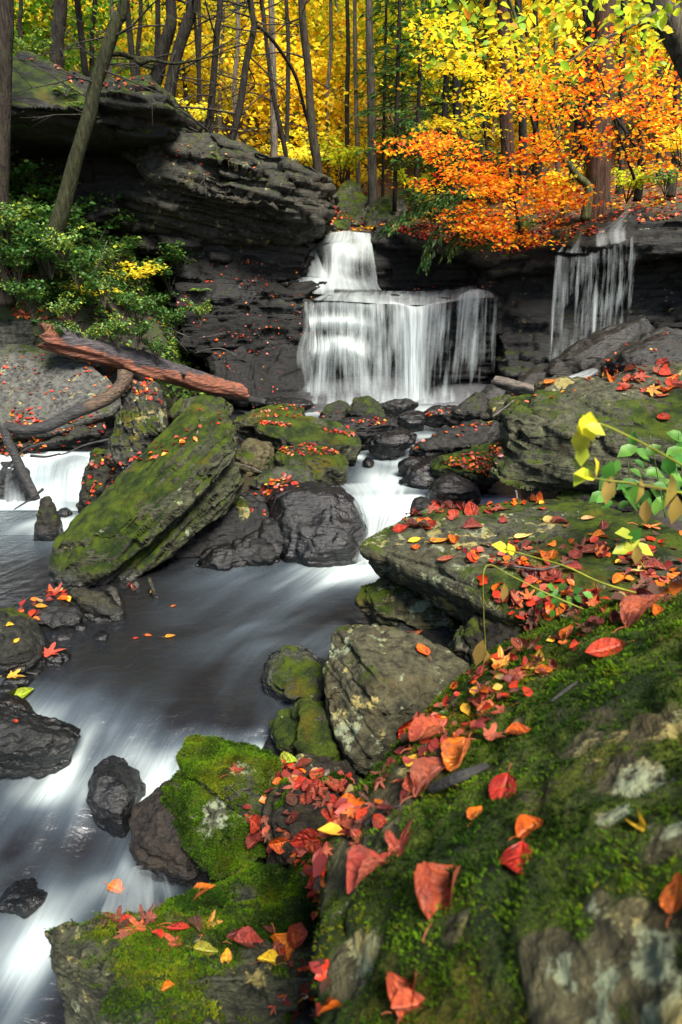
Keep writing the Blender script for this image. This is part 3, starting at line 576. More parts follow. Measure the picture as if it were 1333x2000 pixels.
B('little grey stone between the angular boulder and the flat slab', [(880, 1275), (885, 1240), (905, 1228), (930, 1245), (925, 1285)], 4.35, .25, col=(.15, .14, .11), moss=.0, lichen=.1)
rock('broad flat mossy slab with curled red leaves beside the chute', [pl([(703, 1068, 5.6), (742, 1034, 5.9), (792, 1004, 6.2), (862, 980, 6.6), (962, 966, 6.9), (1102, 976, 6.5), (1252, 1010, 5.6), (1400, 1060, 4.9), (748, 1098, 5.35), (832, 1122, 5.0), (930, 1165, 4.55), (1010, 1215, 4.25), (1110, 1230, 4.0), (1400, 1230, 3.5)])
      +back(pl([(735, 1090, 5.6), (850, 1140, 5.1), (950, 1190, 4.7), (1110, 1240, 4.1), (1400, 1240, 3.6)]), .1, .12, -.34)+back(pl([(800, 1010, 6.2), (962, 968, 6.8), (1400, 1060, 4.9)]), 0, 0, -.35),
      pl([(850, 1130, 5.2), (1000, 1200, 4.5), (1100, 1230, 4.2), (1000, 1250, 4.4), (920, 1240, 4.7), (960, 1040, 6.2)])],
     name='rock_slab', cat='rock slab', col=(.14, .14, .105), amp=.35, strata=(.1, .1, 1), sf=6, sa=.05, moss=.46, mossup=.25, lichen=.13, voxel=.0135, chip=1.3, facet=.3)
B('pale mossy rock under the overhang of the broad flat slab', [(700, 1178), (712, 1150), (748, 1125), (830, 1140), (905, 1180), (910, 1225), (860, 1232), (790, 1222), (730, 1200)], 5.25, .5, col=(.17, .16, .10), moss=.2, lichen=.16, voxel=.0135)
B('dark wet rock in the gap below the broad flat slab', [(745, 1225), (760, 1208), (880, 1222), (960, 1250), (940, 1300), (860, 1270), (790, 1240)], 4.95, .5, col=BLK, moss=.1, wet=.5)
B('dark brown rock under the near end of the broad flat slab', [(920, 1300), (930, 1200), (1000, 1225), (1120, 1235), (1400, 1230), (1400, 1330), (1000, 1330)], 4.1, .5, col=(.03, .025, .02), moss=.2)  # even dark brown base colour
rock('massive layered grey green boulder beside the cascade', [pl([(944, 956, 7.1), (962, 915, 7.3), (988, 880, 7.4), (1002, 900, 7.0), (1062, 905, 6.8), (1152, 935, 6.6), (1300, 935, 6.3), (1450, 930, 6.1), (1450, 975, 6.1), (1300, 968, 6.3), (1152, 962, 6.6), (1050, 955, 6.9)])+back(pl([(990, 885, 7.4), (1150, 900, 7.4), (1450, 930, 6.3)]), 0, .5, 0),
      pl([(986, 882, 7.3), (985, 852, 7.4), (1000, 818, 7.6), (1030, 830, 7.1), (1100, 850, 6.8), (1200, 870, 6.6), (1450, 850, 6.2), (1450, 915, 6.1), (1200, 915, 6.55), (1090, 905, 6.75), (1020, 898, 6.95)])+back(pl([(1000, 820, 7.5), (1450, 860, 6.6)]), 0, .7, 0),
      pl([(1000, 820, 7.5), (1032, 782, 7.9), (1062, 746, 8.3), (1102, 736, 8.5), (1202, 722, 8.5), (1292, 706, 8.4), (1450, 690, 8.2), (1450, 860, 6.3), (1200, 868, 6.8), (1080, 845, 7.0), (1100, 790, 7.35), (1200, 780, 7.2), (1450, 770, 6.9)])+back(pl([(1032, 790, 7.9), (1102, 740, 8.4), (1450, 700, 8.2)]), 0, .5, -.7)],
     col=(.155, .155, .115), amp=.35, strata=(.18, -.12, 1), sf=4.5, sa=.12, moss=.28, mossup=.35, lichen=.08, voxel=.017, chip=1.5)
B('pale flat stone on top of the massive layered boulder', [(1056, 762), (1058, 740), (1100, 734), (1170, 740), (1160, 758), (1090, 772)], 8.0, .35, col=(.2, .2, .15), moss=.15, lichen=.2)
B('dark mossy rock filling the gap behind the flat slab', [(1085, 985), (1095, 960), (1180, 955), (1300, 960), (1400, 970), (1400, 1010), (1200, 1000)], 6.5, .4, col=DARK, moss=.3)
rock('square mossy block with a lichen streaked face at the corner of the rapids', [pl([(88, 1818, 1.95), (130, 1802, 2.05), (300, 1782, 2.15), (470, 1770, 2.2), (660, 1760, 2.2), (660, 1900, 1.72), (640, 1915, 1.68), (450, 1905, 1.7), (300, 1912, 1.68), (180, 1898, 1.74), (100, 1850, 1.86)])
      +[p+Vector((0, .02, -.55)) for p in pl([(95, 1842, 1.9), (180, 1898, 1.76), (300, 1912, 1.7), (660, 1900, 1.74)])]+[p+Vector((0, 0, -.5)) for p in pl([(130, 1802, 2.05), (660, 1760, 2.2)])],
      pl([(185, 2040, 1.42), (182, 1992, 1.5), (215, 1938, 1.6), (300, 1930, 1.62), (402, 1962, 1.57), (430, 2040, 1.42)])+back(pl([(215, 1950, 1.6), (402, 1980, 1.57)]), 0, .2, -.1)],
     col=(.13, .135, .10), amp=.35, strata=(.95, .2, .15), sf=10, sa=.025, moss=.36, mossup=.4, lichen=.17, voxel=.0075, facet=.25)
rock('sloping mossy slab with a large pale lichen patch behind the square block', [pl([(285, 1795, 2.2), (330, 1768, 2.3), (420, 1728, 2.45), (505, 1690, 2.6), (560, 1690, 2.55), (600, 1760, 2.3), (610, 1830, 2.1), (560, 1850, 2.05), (400, 1840, 2.08)])
      +back(pl([(285, 1795, 2.2), (505, 1695, 2.6), (600, 1760, 2.3), (420, 1730, 2.5)]), 0, .1, -.4)], name='rock_slab', cat='rock slab', col=(.13, .135, .11), amp=.5, strata=(.3, .3, 1), sa=.02, moss=.35, lichen=.19, voxel=.008)
B('dark mossy stone wedged beside the big foreground boulder', [(555, 1800), (575, 1700), (610, 1690), (665, 1740), (680, 1850), (640, 1900), (590, 1860)], 2.1, .35, col=(.11, .11, .08), moss=.4, lichen=.14, voxel=.008)
B('black gap stone beneath the square block and the big boulder', [(560, 2050), (600, 1920), (660, 1900), (700, 1950), (720, 2050)], 1.6, .3, col=(.04, .035, .03), moss=.2, lichen=.0, voxel=.009)
B('pebbly rock buried under the red leaf heap', [(510, 1640), (540, 1540), (600, 1510), (680, 1520), (720, 1560), (700, 1660), (600, 1700), (530, 1690)], 2.75, .5, col=(.06, .05, .04), moss=.0, voxel=.012)
BIG = rock('big mossy boulder sloping up beside the camera under red leaves', [pl([(636, 2080, .95), (632, 1900, 1.2), (640, 1660, 1.72), (690, 1560, 1.95), (762, 1478, 2.15), (850, 1400, 2.4), (905, 1345, 2.6), (960, 1292, 2.8), (1060, 1240, 2.9), (1150, 1200, 2.7), (1260, 1160, 2.5), (1500, 1085, 2.3),
      (700, 1720, 1.42), (850, 1560, 1.66), (1000, 1420, 1.85), (1150, 1330, 1.9), (1500, 1240, 1.75), (1500, 1700, .88), (1300, 1600, 1.05), (900, 1800, 1.04), (1100, 2080, .70), (1500, 2080, .55), (800, 2080, .84)])
      +[atz(640, 1700, -3.6), atz(960, 1300, -3.6)+Vector((0, .3, 0)), Vector((2.6, 2.6, -3.6)), Vector((.2, .2, -3.6)), Vector((2.6, .2, -3.6)), Vector((2.9, 1.5, -.75)), Vector((1.6, .2, -.85))]],
     col=(.16, .145, .085), amp=.16, strata=(.5, -.35, .9), sf=3, sa=.0, moss=.74, mossup=.12, mossv=.8, lichen=.17, voxel=.0095, size=1.1, facet=.0, bare=[(700, 1900, 60), (1060, 1880, 60), (1130, 1960, 85), (1250, 1850, 90), (1290, 1980, 110), (1240, 1520, 60), (1200, 1580, 45), (1310, 1640, 60), (1165, 1760, 30), (1140, 1450, 40), (1000, 1420, 36), (870, 1380, 40), (1290, 1150, 70), (780, 1500, 40), (890, 1800, 36)])
r_ = random.Random(3)
for x_, y_, w_ in [(715, 812, 14), (760, 828, 12), (840, 822, 16), (862, 838, 12), (795, 872, 10), (770, 890, 14), (835, 868, 10), (905, 822, 12), (980, 828, 12), (985, 842, 14), (880, 800, 10), (720, 900, 10), (700, 868, 10), (865, 792, 12), (560, 800, 14), (640, 858, 12), (905, 960, 12), (955, 800, 10), (690, 795, 10), (810, 836, 12)]:
    w_ *= r_.uniform(.8, 1.3); Y_ = atz(x_, y_, -2.62).y
    B('small dark wet stone in the riffle below the lower fall', [(x_-w_, y_+3), (x_-w_*.6, y_-w_*.4), (x_+w_*.3, y_-w_*.5), (x_+w_, y_), (x_+w_*.6, y_+5), (x_-w_*.3, y_+6)], Y_, .25, col=BLK, moss=-.2, wet=.8, group='small stones in the riffle')
# ------------------------------------------------------------------ fallen leaves
bpy.context.view_layer.update(); DG = bpy.context.evaluated_depsgraph_get()
def hit(x, y, water=False):
    d = ray(x, y).normalized(); o = Vector((0, 0, 0)); far = 0
    for _ in range(3):
        ok, loc, nrm, fi, obj, _m = sc.ray_cast(DG, o, d)
        if not ok: return None
        if obj.name.startswith('stream') and not water: return None
        return loc, nrm, obj
    return None
HITS = {(x, y): hit(x, y) for x, y in [(25, 330), (70, 345), (20, 400), (75, 420), (150, 455), (30, 470), (100, 490), (180, 490), (245, 480), (300, 505), (350, 530), (40, 540), (120, 555), (185, 545), (330, 560), (20, 595), (110, 610), (180, 615), (250, 615), (310, 610), (225, 520), (275, 560), (250, 560), (180, 590), (60, 330),
        (850, 1545), (900, 1530), (960, 1505), (1080, 1380), (1110, 1360), (1135, 1340), (720, 1620), (760, 1590), (790, 1580), (140, 440), (60, 500), (210, 575), (130, 185), (40, 260), (390, 570), (150, 210), (90, 560)]}
m, nt, out = nmat('leaf_on_ground'); g = N(nt)
oc = g.n('ObjectInfo'); ve = g.attr('vein'); gp = g.n('NewGeometry')
P = g.n('TexCoord').outputs['Object']
P2 = g.n('VectorMath', operation='ADD'); g.put(P2.inputs[0], P); rv = g.n('CombineXYZ'); g.put(rv.inputs[0], g.math('MULTIPLY', oc.outputs['Random'], 50)); g.put(P2.inputs[1], rv.outputs[0])
n1 = g.noise(P2.outputs[0], 3.2, 5, .6); n2 = g.noise(P2.outputs[0], 12, 4, .6)
col = g.mix(g.step(n1, .35, .7), g.mix(1., oc.outputs['Color'], (.7, .55, .6), 'MULTIPLY'), g.mix(1., oc.outputs['Color'], (1.25, 1.3, 1.1), 'MULTIPLY'))
col = g.mix(g.math('MULTIPLY', g.step(n2, .56, .68), .7), col, (.05, .018, .012))
col = g.mix(g.math('MULTIPLY', g.step(g.noise(P2.outputs[0], 1.7, 6, .7), .52, .66), .65), col, (.10, .03, .018))
col = g.mix(g.math('MULTIPLY', ve, .6), col, g.mix(1., oc.outputs['Color'], (1.7, 1.9, 1.6), 'MULTIPLY'))
col = g.mix(g.math('MULTIPLY', gp.outputs['Backfacing'], .28), col, (.34, .15, .09))
b = g.pbsdf(Base_Color=col, Roughness=.42, Normal=g.bump(g.math('SUBTRACT', n2, g.math('MULTIPLY', ve, .8)), .5, .06)); b.inputs['Specular IOR Level'].default_value = .35
tl = g.n('BsdfTranslucent'); g.put(tl.inputs[0], col); ms = g.n('MixShader'); ms.inputs[0].default_value = .25
nt.links.new(b.outputs[0], ms.inputs[1]); nt.links.new(tl.outputs[0], ms.inputs[2]); nt.links.new(ms.outputs[0], out.inputs[0]); LEAFM = m
def leaf_mat(name, trans, rough=.5):
    m, nt, out = nmat(name); g = N(nt); c = g.attr('col', 0); P = g.pos()
    c2 = g.mix(g.step(g.noise(P, 9, 3), .35, .65), g.mix(1., c, (.7, .72, .7), 'MULTIPLY'), g.mix(1., c, (1.2, 1.18, 1.1), 'MULTIPLY'))
    b = g.pbsdf(Base_Color=c2, Roughness=rough); b.inputs['Specular IOR Level'].default_value = .3
    t = g.n('BsdfTranslucent'); g.put(t.inputs[0], c2); x = g.n('MixShader'); x.inputs[0].default_value = trans
    nt.links.new(b.outputs[0], x.inputs[1]); nt.links.new(t.outputs[0], x.inputs[2]); nt.links.new(x.outputs[0], out.inputs[0]); return m
LITTER = leaf_mat('litter_leaf', .2, .4); FOLI = leaf_mat('foliage', .6, .5); GREEN = leaf_mat('green_foliage', .35, .4)
def stem_of(a, V, F, ve, ln=.45, bend=.12):
    x = np.linspace(0, 1, 5); c = np.stack([np.zeros(5), -ln*x, bend*np.sin(x*2.5)*.6], 1)
    for i in range(5):
        w_ = .011
        V += [c[i]+[w_, 0, 0], c[i]-[w_, 0, 0], c[i]+[0, 0, w_*1.3]]; ve += [.6]*3
    n0 = len(V)-15
    for i in range(4):
        for j in range(3): a_, b_ = n0+i*3+j, n0+i*3+(j+1) % 3; F.append((a_, b_, b_+3, a_+3))
def bend(V, cu, cv, tw, s):
    x, y = V[:, 0], V[:, 1]-.5
    z = V[:, 2]+cu*y*y+cv*x*x+tw*x*y+.05*fbm(np.stack([x*3, y*3, x*0+s], 1), 2, s)
    # roll the blade about its long axis instead of only lifting the edges
    r = np.abs(cv)*1.1; xr = np.sin(x*r)/r if r > .3 else x
    return np.stack([xr, V[:, 1], z], 1)
def beech(cu, cv, tw, s):
    V, F, ve = [], [], []; nu, nv = 15, 9
    for i in range(nu):
        u = i/(nu-1); w_ = .40*math.sin(math.pi*min(1, u**.80))**.75*(1-.22*u)*(1+.025*(-1)**i)
        if i == nu-1: w_ = .004
        for j in range(nv):
            v = j/(nv-1)*2-1; V.append(np.array([v*w_, u+.10*abs(v)*w_, .035*abs(v)]))
            sv = abs(((u-.35*abs(v)*w_*2)*8) % 1-.5)*2
            ve.append(max(1.*(j == nv//2), .8*(sv > .80)*(j % (nv-1) != 0)))
    for i in range(nu-1):
        for j in range(nv-1): F.append((i*nv+j, i*nv+j+1, (i+1)*nv+j+1, (i+1)*nv+j))
    V = list(bend(np.array(V), cu, cv, tw, s)); stem_of(0, V, F, ve, .3)
    return mk('leaf_mesh', np.array(V), np.array(F), LEAFM, attrs={'vein': ve}, link=False)
def maple(cu, cv, tw, s):
    lobes = [(90, 1.0, 13), (38, .86, 12), (142, .86, 12), (-18, .55, 12), (198, .55, 12)]
    A = np.linspace(-90, 270, 73)[:-1]; r = np.full(72, .30)
    for a0, L, w_ in lobes:
        d = np.abs((A-a0+180) % 360-180); r = np.maximum(r, L*np.clip(1-d/27, 0, 1)**.75*1.0+.0)
        for q in (-11, 11): r = np.maximum(r, .72*L*np.exp(-((A-a0-q+180) % 360-180)**2/14.))
    r = np.maximum(r, .34-.16*np.exp(-(((A+90+180) % 360-180)/22)**2)); r[np.abs((A+90+180) % 360-180) < 6] *= .35
    rings = (0, .3, .6, .82, 1.); V, F, ve = [], [], []
    for k, q in enumerate(rings):
        for i in range(72):
            a = R(A[i]); rr = r[i]*q*.55 if q > .5 else min(r[i], .42)*q*.55
            V.append(np.array([math.cos(a)*rr, .32+math.sin(a)*rr, .02*abs(math.sin(a*5))*q]))
            ve.append(max(math.exp(-(min(abs((A[i]-l[0]+180) % 360-180) for l in lobes)/3.5)**2)*(q < .99), .5*(k == 0)))
    for k in range(4):
        for i in range(72): F.append((k*72+i, k*72+(i+1) % 72, (k+1)*72+(i+1) % 72, (k+1)*72+i))
    V = list(bend(np.array(V)+[0, .1, 0], cu, cv, tw, s)-np.array([0, .05, 0])); stem_of(0, V, F, ve, .45)
    return mk('leaf_mesh', np.array(V), np.array(F), LEAFM, attrs={'vein': ve}, link=False)
LM = {'m': [maple(*a) for a in ((.5, -.3, .3, 1), (-.5, .9, .2, 2), (.9, 1.2, -.4, 3), (-.3, -1.3, .5, 4), (.25, .3, 0, 5))],
      'b': [beech(*a) for a in ((.25, .5, .2, 1), (-.35, 1.6, .1, 2), (.6, 2.6, -.5, 3), (.15, -1.2, .4, 4), (-.5, 3.2, .6, 5), (.1, .2, 0, 6))]}
LC = {'r': (.46, .035, .016), 'o': (.72, .15, .012), 'y': (.78, .40, .025), 'd': (.16, .022, .018), 'p': (.32, .06, .038), 'n': (.085, .035, .024), 'g': (.30, .36, .02), 's': (.47, .085, .04), 'k': (.70, .42, .16)}
CN = {'r': 'red', 'o': 'orange', 'y': 'yellow', 'd': 'dark maroon', 'p': 'dusky pink', 'n': 'brown', 'g': 'yellow green', 's': 'salmon', 'k': 'pale peach'}
NL = [0]
def leaf(x, y, size, kind, c, ang=None, var=None, tilt=.25, water=False, label=None, group=None, lift=.012, h=None):
    """size = length of the leaf in photo pixels; ang = direction of its tip on the ground, degrees from the +x axis"""
    h = h or hit(x, y, water)
    if h is None: return None
    loc, n, obj = h; dep = loc.y*CP-loc.z*SP; L = size*dep/F*(1.1 if kind == 'm' else .92)
    n = (n*.8+Vector((0, 0, .35))+Vector((random.gauss(0, tilt), random.gauss(0, tilt), 0))).normalized()
    a = R(ang) if ang is not None else random.uniform(0, 6.283)
    t = Vector((math.cos(a), math.sin(a), 0)); t = (t-n*t.dot(n)).normalized(); sd = t.cross(n)
    me = LM[kind][var if var is not None else random.randrange(len(LM[kind]))]
    o = bpy.data.objects.new('fallen_leaf', me); COL.objects.link(o)
    M = Matrix((sd, t, n)).transposed().to_4x4(); M.translation = loc+n*(lift*.6+.03*L)-t*L*.5; o.matrix_world = M@Matrix.Scale(L, 4)
    b_ = np.array(LC[c])*random.uniform(.55, .98); b_[1] *= random.uniform(.75, 1.3); o.color = (*np.clip(b_, 0, .9), 1)
    tag(o, label, 'leaf', group, 'thing'); NL[0] += 1; return o
KN = {'m': 'lobed maple leaf', 'b': 'oval beech leaf'}
# leaves one can pick out in the photograph
for x, y, s, k, c, a, v, l in [
    (1015, 1690, 125, 'b', 'r', 250, 3, 'bright red heart shaped leaf standing up on dark moss of the big boulder'), (870, 1745, 150, 'b', 's', 60, 4, 'long curled salmon leaf with a pointed tip on the big boulder'), (985, 1550, 82, 'b', 'r', 235, 0, 'flat orange red leaf lying alone on the moss above the heart shaped leaf'),
    (1038, 1622, 70, 'b', 'o', 20, 1, 'small orange leaf touching the top of the heart shaped leaf'), (790, 1650, 130, 'm', 'r', 40, 1, 'large lobed red leaf with curled edges over the bright moss'), (720, 1712, 110, 'b', 'p', 200, 4, 'long rolled pinkish leaf pointing at the water beside the lobed red leaf'),
    (905, 1490, 105, 'b', 'o', 240, 2, 'folded orange leaf with a dark spot near the middle of the big boulder'), (970, 1440, 75, 'm', 's', 10, 1, 'crumpled salmon maple leaf next to the folded orange leaf'), (1015, 1440, 55, 'b', 'o', 350, 2, 'small curled orange leaf at the end of the crumpled salmon leaf'),
    (845, 1445, 105, 'b', 's', 30, 2, 'salmon leaf with raised veins rolled lengthwise near the boulder crest'), (815, 1490, 60, 'b', 'y', 40, 0, 'yellow orange leaf under the ribbed red leaf on the boulder crest'), (850, 1520, 120, 'b', 'p', 20, 1, 'ribbed red leaf folded over beside the yellow orange leaf'),
    (800, 1420, 70, 'b', 'r', 60, 2, 'curved red leaf hanging over the boulder crest'), (1330, 1755, 90, 'b', 'o', 30, 0, 'orange and red leaf at the far edge of the big boulder'), (795, 1950, 110, 'b', 's', 75, 4, 'thin twisted salmon leaf low on the big boulder'), (800, 1975, 75, 'b', 's', 10, 2, 'boat shaped salmon leaf lowest on the big boulder'),
    (1185, 1275, 85, 'b', 'r', 180, 0, 'broad red orange leaf on the moss near the top of the big boulder'), (1265, 1195, 120, 'b', 's', 10, 1, 'long salmon leaf on the upper edge of the big boulder'), (990, 1292, 78, 'm', 'y', 30, 4, 'large yellow leaf with a red stalk at the crest of the big boulder'),
    (1045, 1295, 70, 'b', 'y', 40, 3, 'pale yellow leaf leaning beside the large yellow leaf'), (1062, 1318, 40, 'b', 'o', 10, 2, 'little orange leaf below the large yellow leaf'), (935, 1600, 50, 'b', 'o', 50, 2, 'small twisted orange leaf beside the bright moss'), (1258, 1618, 60, 'b', 'y', 280, 4, 'narrow yellow leaf hanging from orange lichen'),
    (600, 1640, 70, 'b', 'r', 190, 0, 'big salmon red leaf lying in the leaf heap beside the big boulder'), (610, 1655, 75, 'm', 's', 170, 1, 'wide salmon leaf at the foot of the leaf heap'), (500, 1610, 60, 'b', 's', 170, 0, 'pink leaf resting on the lichen patched rock'), (468, 1505, 55, 'm', 'r', 60, 1, 'red maple leaf standing on the mossy wedge'), (560, 1492, 55, 'b', 'g', 350, 1, 'thin yellow leaf behind the leaf heap by the humped rock'),
    (825, 1273, 40, 'b', 'o', 120, 0, 'single orange oval leaf on the angular boulder'), (815, 1232, 44, 'b', 's', 330, 4, 'dry rolled red leaf on the back of the angular boulder'), (398, 1748, 60, 'b', 'o', 20, 1, 'narrow orange leaf on moss of the sloping slab'), (262, 1818, 70, 'm', 'o', 200, 1, 'bright orange maple leaf on the square mossy block'),
    (222, 1795, 65, 'm', 'd', 150, 1, 'dark crumpled leaf hanging over the edge of the square mossy block'), (285, 1795, 60, 'm', 'd', 60, 2, 'big dark maroon leaf behind the bright orange maple leaf'), (410, 1808, 60, 'm', 'y', 80, 0, 'yellow orange maple leaf with pointed lobes by the lichen patch'), (335, 1850, 70, 'm', 'r', 200, 1, 'curled rusty red leaf in the middle of the square mossy block'),
    (400, 1862, 55, 'b', 'g', 5, 0, 'green and red leaf lying flat on the square mossy block'), (444, 1872, 34, 'b', 'y', 90, 0, 'little yellow pointed leaf on the front edge of the square mossy block'), (480, 1850, 70, 'b', 'p', 20, 2, 'rolled dusky leaf on the square mossy block'), (550, 1855, 75, 'b', 'o', 300, 1, 'orange and brown leaf curled up at the end of the square mossy block'),
    (580, 1840, 70, 'b', 's', 80, 2, 'upright salmon leaf beside the orange and brown curled leaf'), (330, 1932, 30, 'b', 'o', 30, 1, 'tiny orange leaf on the face of the square mossy block'), (525, 1880, 50, 'b', 'y', 170, 1, 'pointed yellow leaf at the dark end of the square mossy block'), (228, 1737, 42, 'b', 'o', 340, 1, 'orange leaf snagged where the tiny veil of water spills'),
    (860, 1060, 48, 'b', 'y', 20, 0, 'peach leaf folded open on the flat mossy slab'), (885, 1058, 36, 'b', 'o', 100, 2, 'orange leaf curled on top of the peach leaf'), (810, 1058, 30, 'b', 'y', 200, 0, 'round yellow leaf near the lip of the flat mossy slab'), (812, 1072, 26, 'b', 'o', 260, 0, 'round orange leaf at the lip just below the round yellow leaf'), (872, 1095, 38, 'b', 'p', 180, 0, 'mauve leaf drooping over the front of the flat mossy slab'),
    (925, 1030, 46, 'b', 'd', 10, 1, 'dark red pointed leaf alone in the middle of the flat mossy slab'), (1023, 1051, 40, 'b', 'k', 0, 0, 'pale peach leaf flat on the flat mossy slab'), (1075, 1018, 32, 'b', 'k', 340, 0, 'small peach leaf with dark partner on the flat mossy slab'), (1095, 1022, 38, 'b', 'd', 340, 1, 'dark leaf touching the small peach leaf'), (1150, 1015, 30, 'b', 'k', 330, 0, 'small pale leaf alone toward the back of the flat mossy slab'),
    (1270, 1030, 50, 'm', 'o', 10, 0, 'orange maple leaf toward the end of the flat mossy slab'), (985, 995, 50, 'm', 'd', 40, 1, 'tall crumpled maroon leaf at the back of the flat mossy slab'), (890, 988, 34, 'b', 'o', 20, 0, 'orange leaf on top of the red heap on the flat mossy slab'), (1175, 1050, 40, 'b', 'o', 0, 1, 'orange streaked leaf beside the twigs on the flat mossy slab'),
    (1312, 745, 42, 'b', 'o', 30, 0, 'round orange leaf on the massive layered boulder'), (1295, 775, 30, 'b', 's', 10, 0, 'dull pink leaf on the side of the massive layered boulder'), (1298, 818, 34, 'b', 'r', 280, 0, 'red leaf stuck to the face of the massive layered boulder'), (1075, 748, 30, 'b', 'o', 10, 0, 'orange leaf on the pale flat stone'), (1190, 735, 50, 'm', 'y', 20, 0, 'yellow maple leaf on top of the massive layered boulder'),
    (333, 1245, 22, 'b', 'y', 10, 0, 'pale yellow leaf floating in the ripples'), (290, 1243, 16, 'b', 'o', 10, 0, 'orange leaf floating beside the pale yellow leaf'), (266, 1248, 12, 'b', 'r', 10, 0, 'tiny red leaf floating in the ripples'), (340, 1185, 12, 'b', 'o', 10, 0, 'tiny orange leaf floating near the tilted slab'), (20, 1222, 16, 'b', 'y', 30, 1, 'upper yellow leaf on the dark smooth boulder'), (34, 1252, 14, 'b', 'y', 60, 0, 'lower yellow leaf on the dark smooth boulder'),
    (45, 1360, 55, 'b', 'g', 20, 0, 'yellow green leaf with a red tip in the shallows'), (30, 1322, 44, 'm', 'y', 10, 1, 'gold curled leaf in the shallows by the slate stone'), (105, 1275, 55, 'm', 'r', 30, 1, 'red leaf draped over the little dark stone'), (108, 1160, 50, 'm', 'r', 60, 2, 'crumpled red leaf caught at the foot of the tilted slab'), (82, 1187, 26, 'b', 'y', 0, 0, 'small yellow leaf on the wet black slab'), (30, 1411, 14, 'b', 'r', 300, 0, 'small red leaf on the flat wet slab')]:
    leaf(x, y, s, k, c, a, v, .12, True, l[:110])
# more leaves lying in drifts, told apart only by colour and by the rock they lie on
HEAPS = [('on the crest of the big boulder', [(705, 1545), (760, 1490), (830, 1390), (920, 1330), (1000, 1270), (1100, 1200), (1200, 1180), (1330, 1130), (1330, 1180), (1180, 1240), (1040, 1350), (900, 1460), (790, 1580), (700, 1640)], 92, (24, 50), 'rrdsspopddnnr'),
         ('in the heap beside the big boulder', [(540, 1500), (600, 1480), (690, 1530), (690, 1600), (640, 1690), (560, 1680), (480, 1640), (520, 1580)], 60, (24, 52), 'rrdsspddnnpo'),
         ('on the square mossy block', [(190, 1810), (300, 1790), (420, 1820), (600, 1830), (600, 1880), (420, 1870), (260, 1850)], 14, (30, 52), 'drspdn'),
         ('in the red drift on the flat mossy slab', [(760, 1022), (800, 1000), (860, 985), (930, 990), (930, 1020), (850, 1030), (790, 1040)], 30, (24, 44), 'rrddopd'),
         ('scattered on the flat mossy slab', [(800, 1040), (930, 970), (1100, 975), (1300, 1040), (1250, 1180), (1050, 1180), (900, 1100)], 34, (20, 40), 'dropkdn'),
         ('in the dark litter behind the big boulder', [(1060, 1060), (1300, 1060), (1333, 1130), (1130, 1190), (1010, 1230), (1000, 1150)], 44, (26, 50), 'drnpdnso'),
         ('on the massive layered boulder', [(1180, 735), (1300, 710), (1333, 740), (1333, 770), (1250, 775), (1190, 760)], 22, (24, 44), 'rrorpy'),
         ('below the square mossy block', [(560, 1900), (640, 1900), (650, 1990), (530, 1990)], 6, (20, 34), 'dndrn')]
def inside(px, py, poly):
    r = False; j = len(poly)-1
    for i in range(len(poly)):
        (xi, yi), (xj, yj) = poly[i], poly[j]
        if (yi > py) != (yj > py) and px < (xj-xi)*(py-yi)/(yj-yi)+xi: r = not r
        j = i
    return r
def inpoly(poly):
    xs, ys = [p[0] for p in poly], [p[1] for p in poly]
    while True:
        x, y = random.uniform(min(xs), max(xs)), random.uniform(min(ys), max(ys))
        if inside(x, y, poly): return x, y
for where, poly, n, (s0, s1), cs in HEAPS:
    for i in range(n):
        x, y = inpoly(poly); k = random.choice('mbb'); c = random.choice(cs)
        leaf(x, y, random.uniform(s0, s1), k, c, None, None, .45, False, f'{CN[c]} {KN[k]} {where}', f'{CN[c]} {KN[k]} {where}', lift=random.uniform(.005, .05))
# all the smaller leaves, beyond counting
def frames(n, tilt):
    th = rng.uniform(0, 2*np.pi, n); nn = np.stack([rng.normal(0, tilt, n), rng.normal(0, tilt, n), np.ones(n)], 1); nn /= np.linalg.norm(nn, axis=1)[:, None]
    t = np.stack([np.cos(th), np.sin(th), np.zeros(n)], 1); t -= nn*(t*nn).sum(1)[:, None]; t /= np.linalg.norm(t, axis=1)[:, None]
    return t, np.cross(t, nn), nn
def leaves(mb, C, S, col, tilt=.5, fine=False, w=.42, fr=None):
    C = np.asarray(C, float); n = len(C); S = np.broadcast_to(np.asarray(S, float), (n,)); t, s, nn = fr if fr is not None else frames(n, tilt)
    if fine: L = [(0, 0, 0), (.62*w, .28, .07), (.75*w, .58, .06), (0, 1, -.12), (-.75*w, .58, .06), (-.62*w, .28, .07), (0, .3, -.03), (0, .62, -.03)]
    else: L = [(0, 0, 0), (w, .45, .08), (0, 1, -.1), (-w, .45, .08)]
    L = np.array(L); k = len(L)
    V = C[:, None]+S[:, None, None]*(s[:, None]*L[None, :, :1]+t[:, None]*(L[None, :, 1:2]-.3)+nn[:, None]*L[None, :, 2:])
    b = (np.arange(n)*k)[:, None]; cc = np.repeat(np.asarray(col, float), k, 0)
    if fine:
        T = np.array([(0, 1, 6), (0, 6, 5), (2, 3, 7), (7, 3, 4)]); Q = np.array([(1, 2, 7, 6), (6, 7, 4, 5)])
        mb.add(V.reshape(-1, 3), (b[:, :, None]+Q[None]).reshape(-1, 4), (b[:, :, None]+T[None]).reshape(-1, 3), cc)
    else: mb.add(V.reshape(-1, 3), (b+np.arange(4)[None]), None, cc)
def pick(pal, n, jit=.22):
    P = np.array([p[0] for p in pal]); w_ = np.array([p[1] for p in pal], float); i = rng.choice(len(P), n, p=w_/w_.sum())
    return np.clip(P[i]*rng.uniform(1-jit, 1+jit, (n, 1))*rng.uniform(.9, 1.1, (n, 3)), 0, .95)
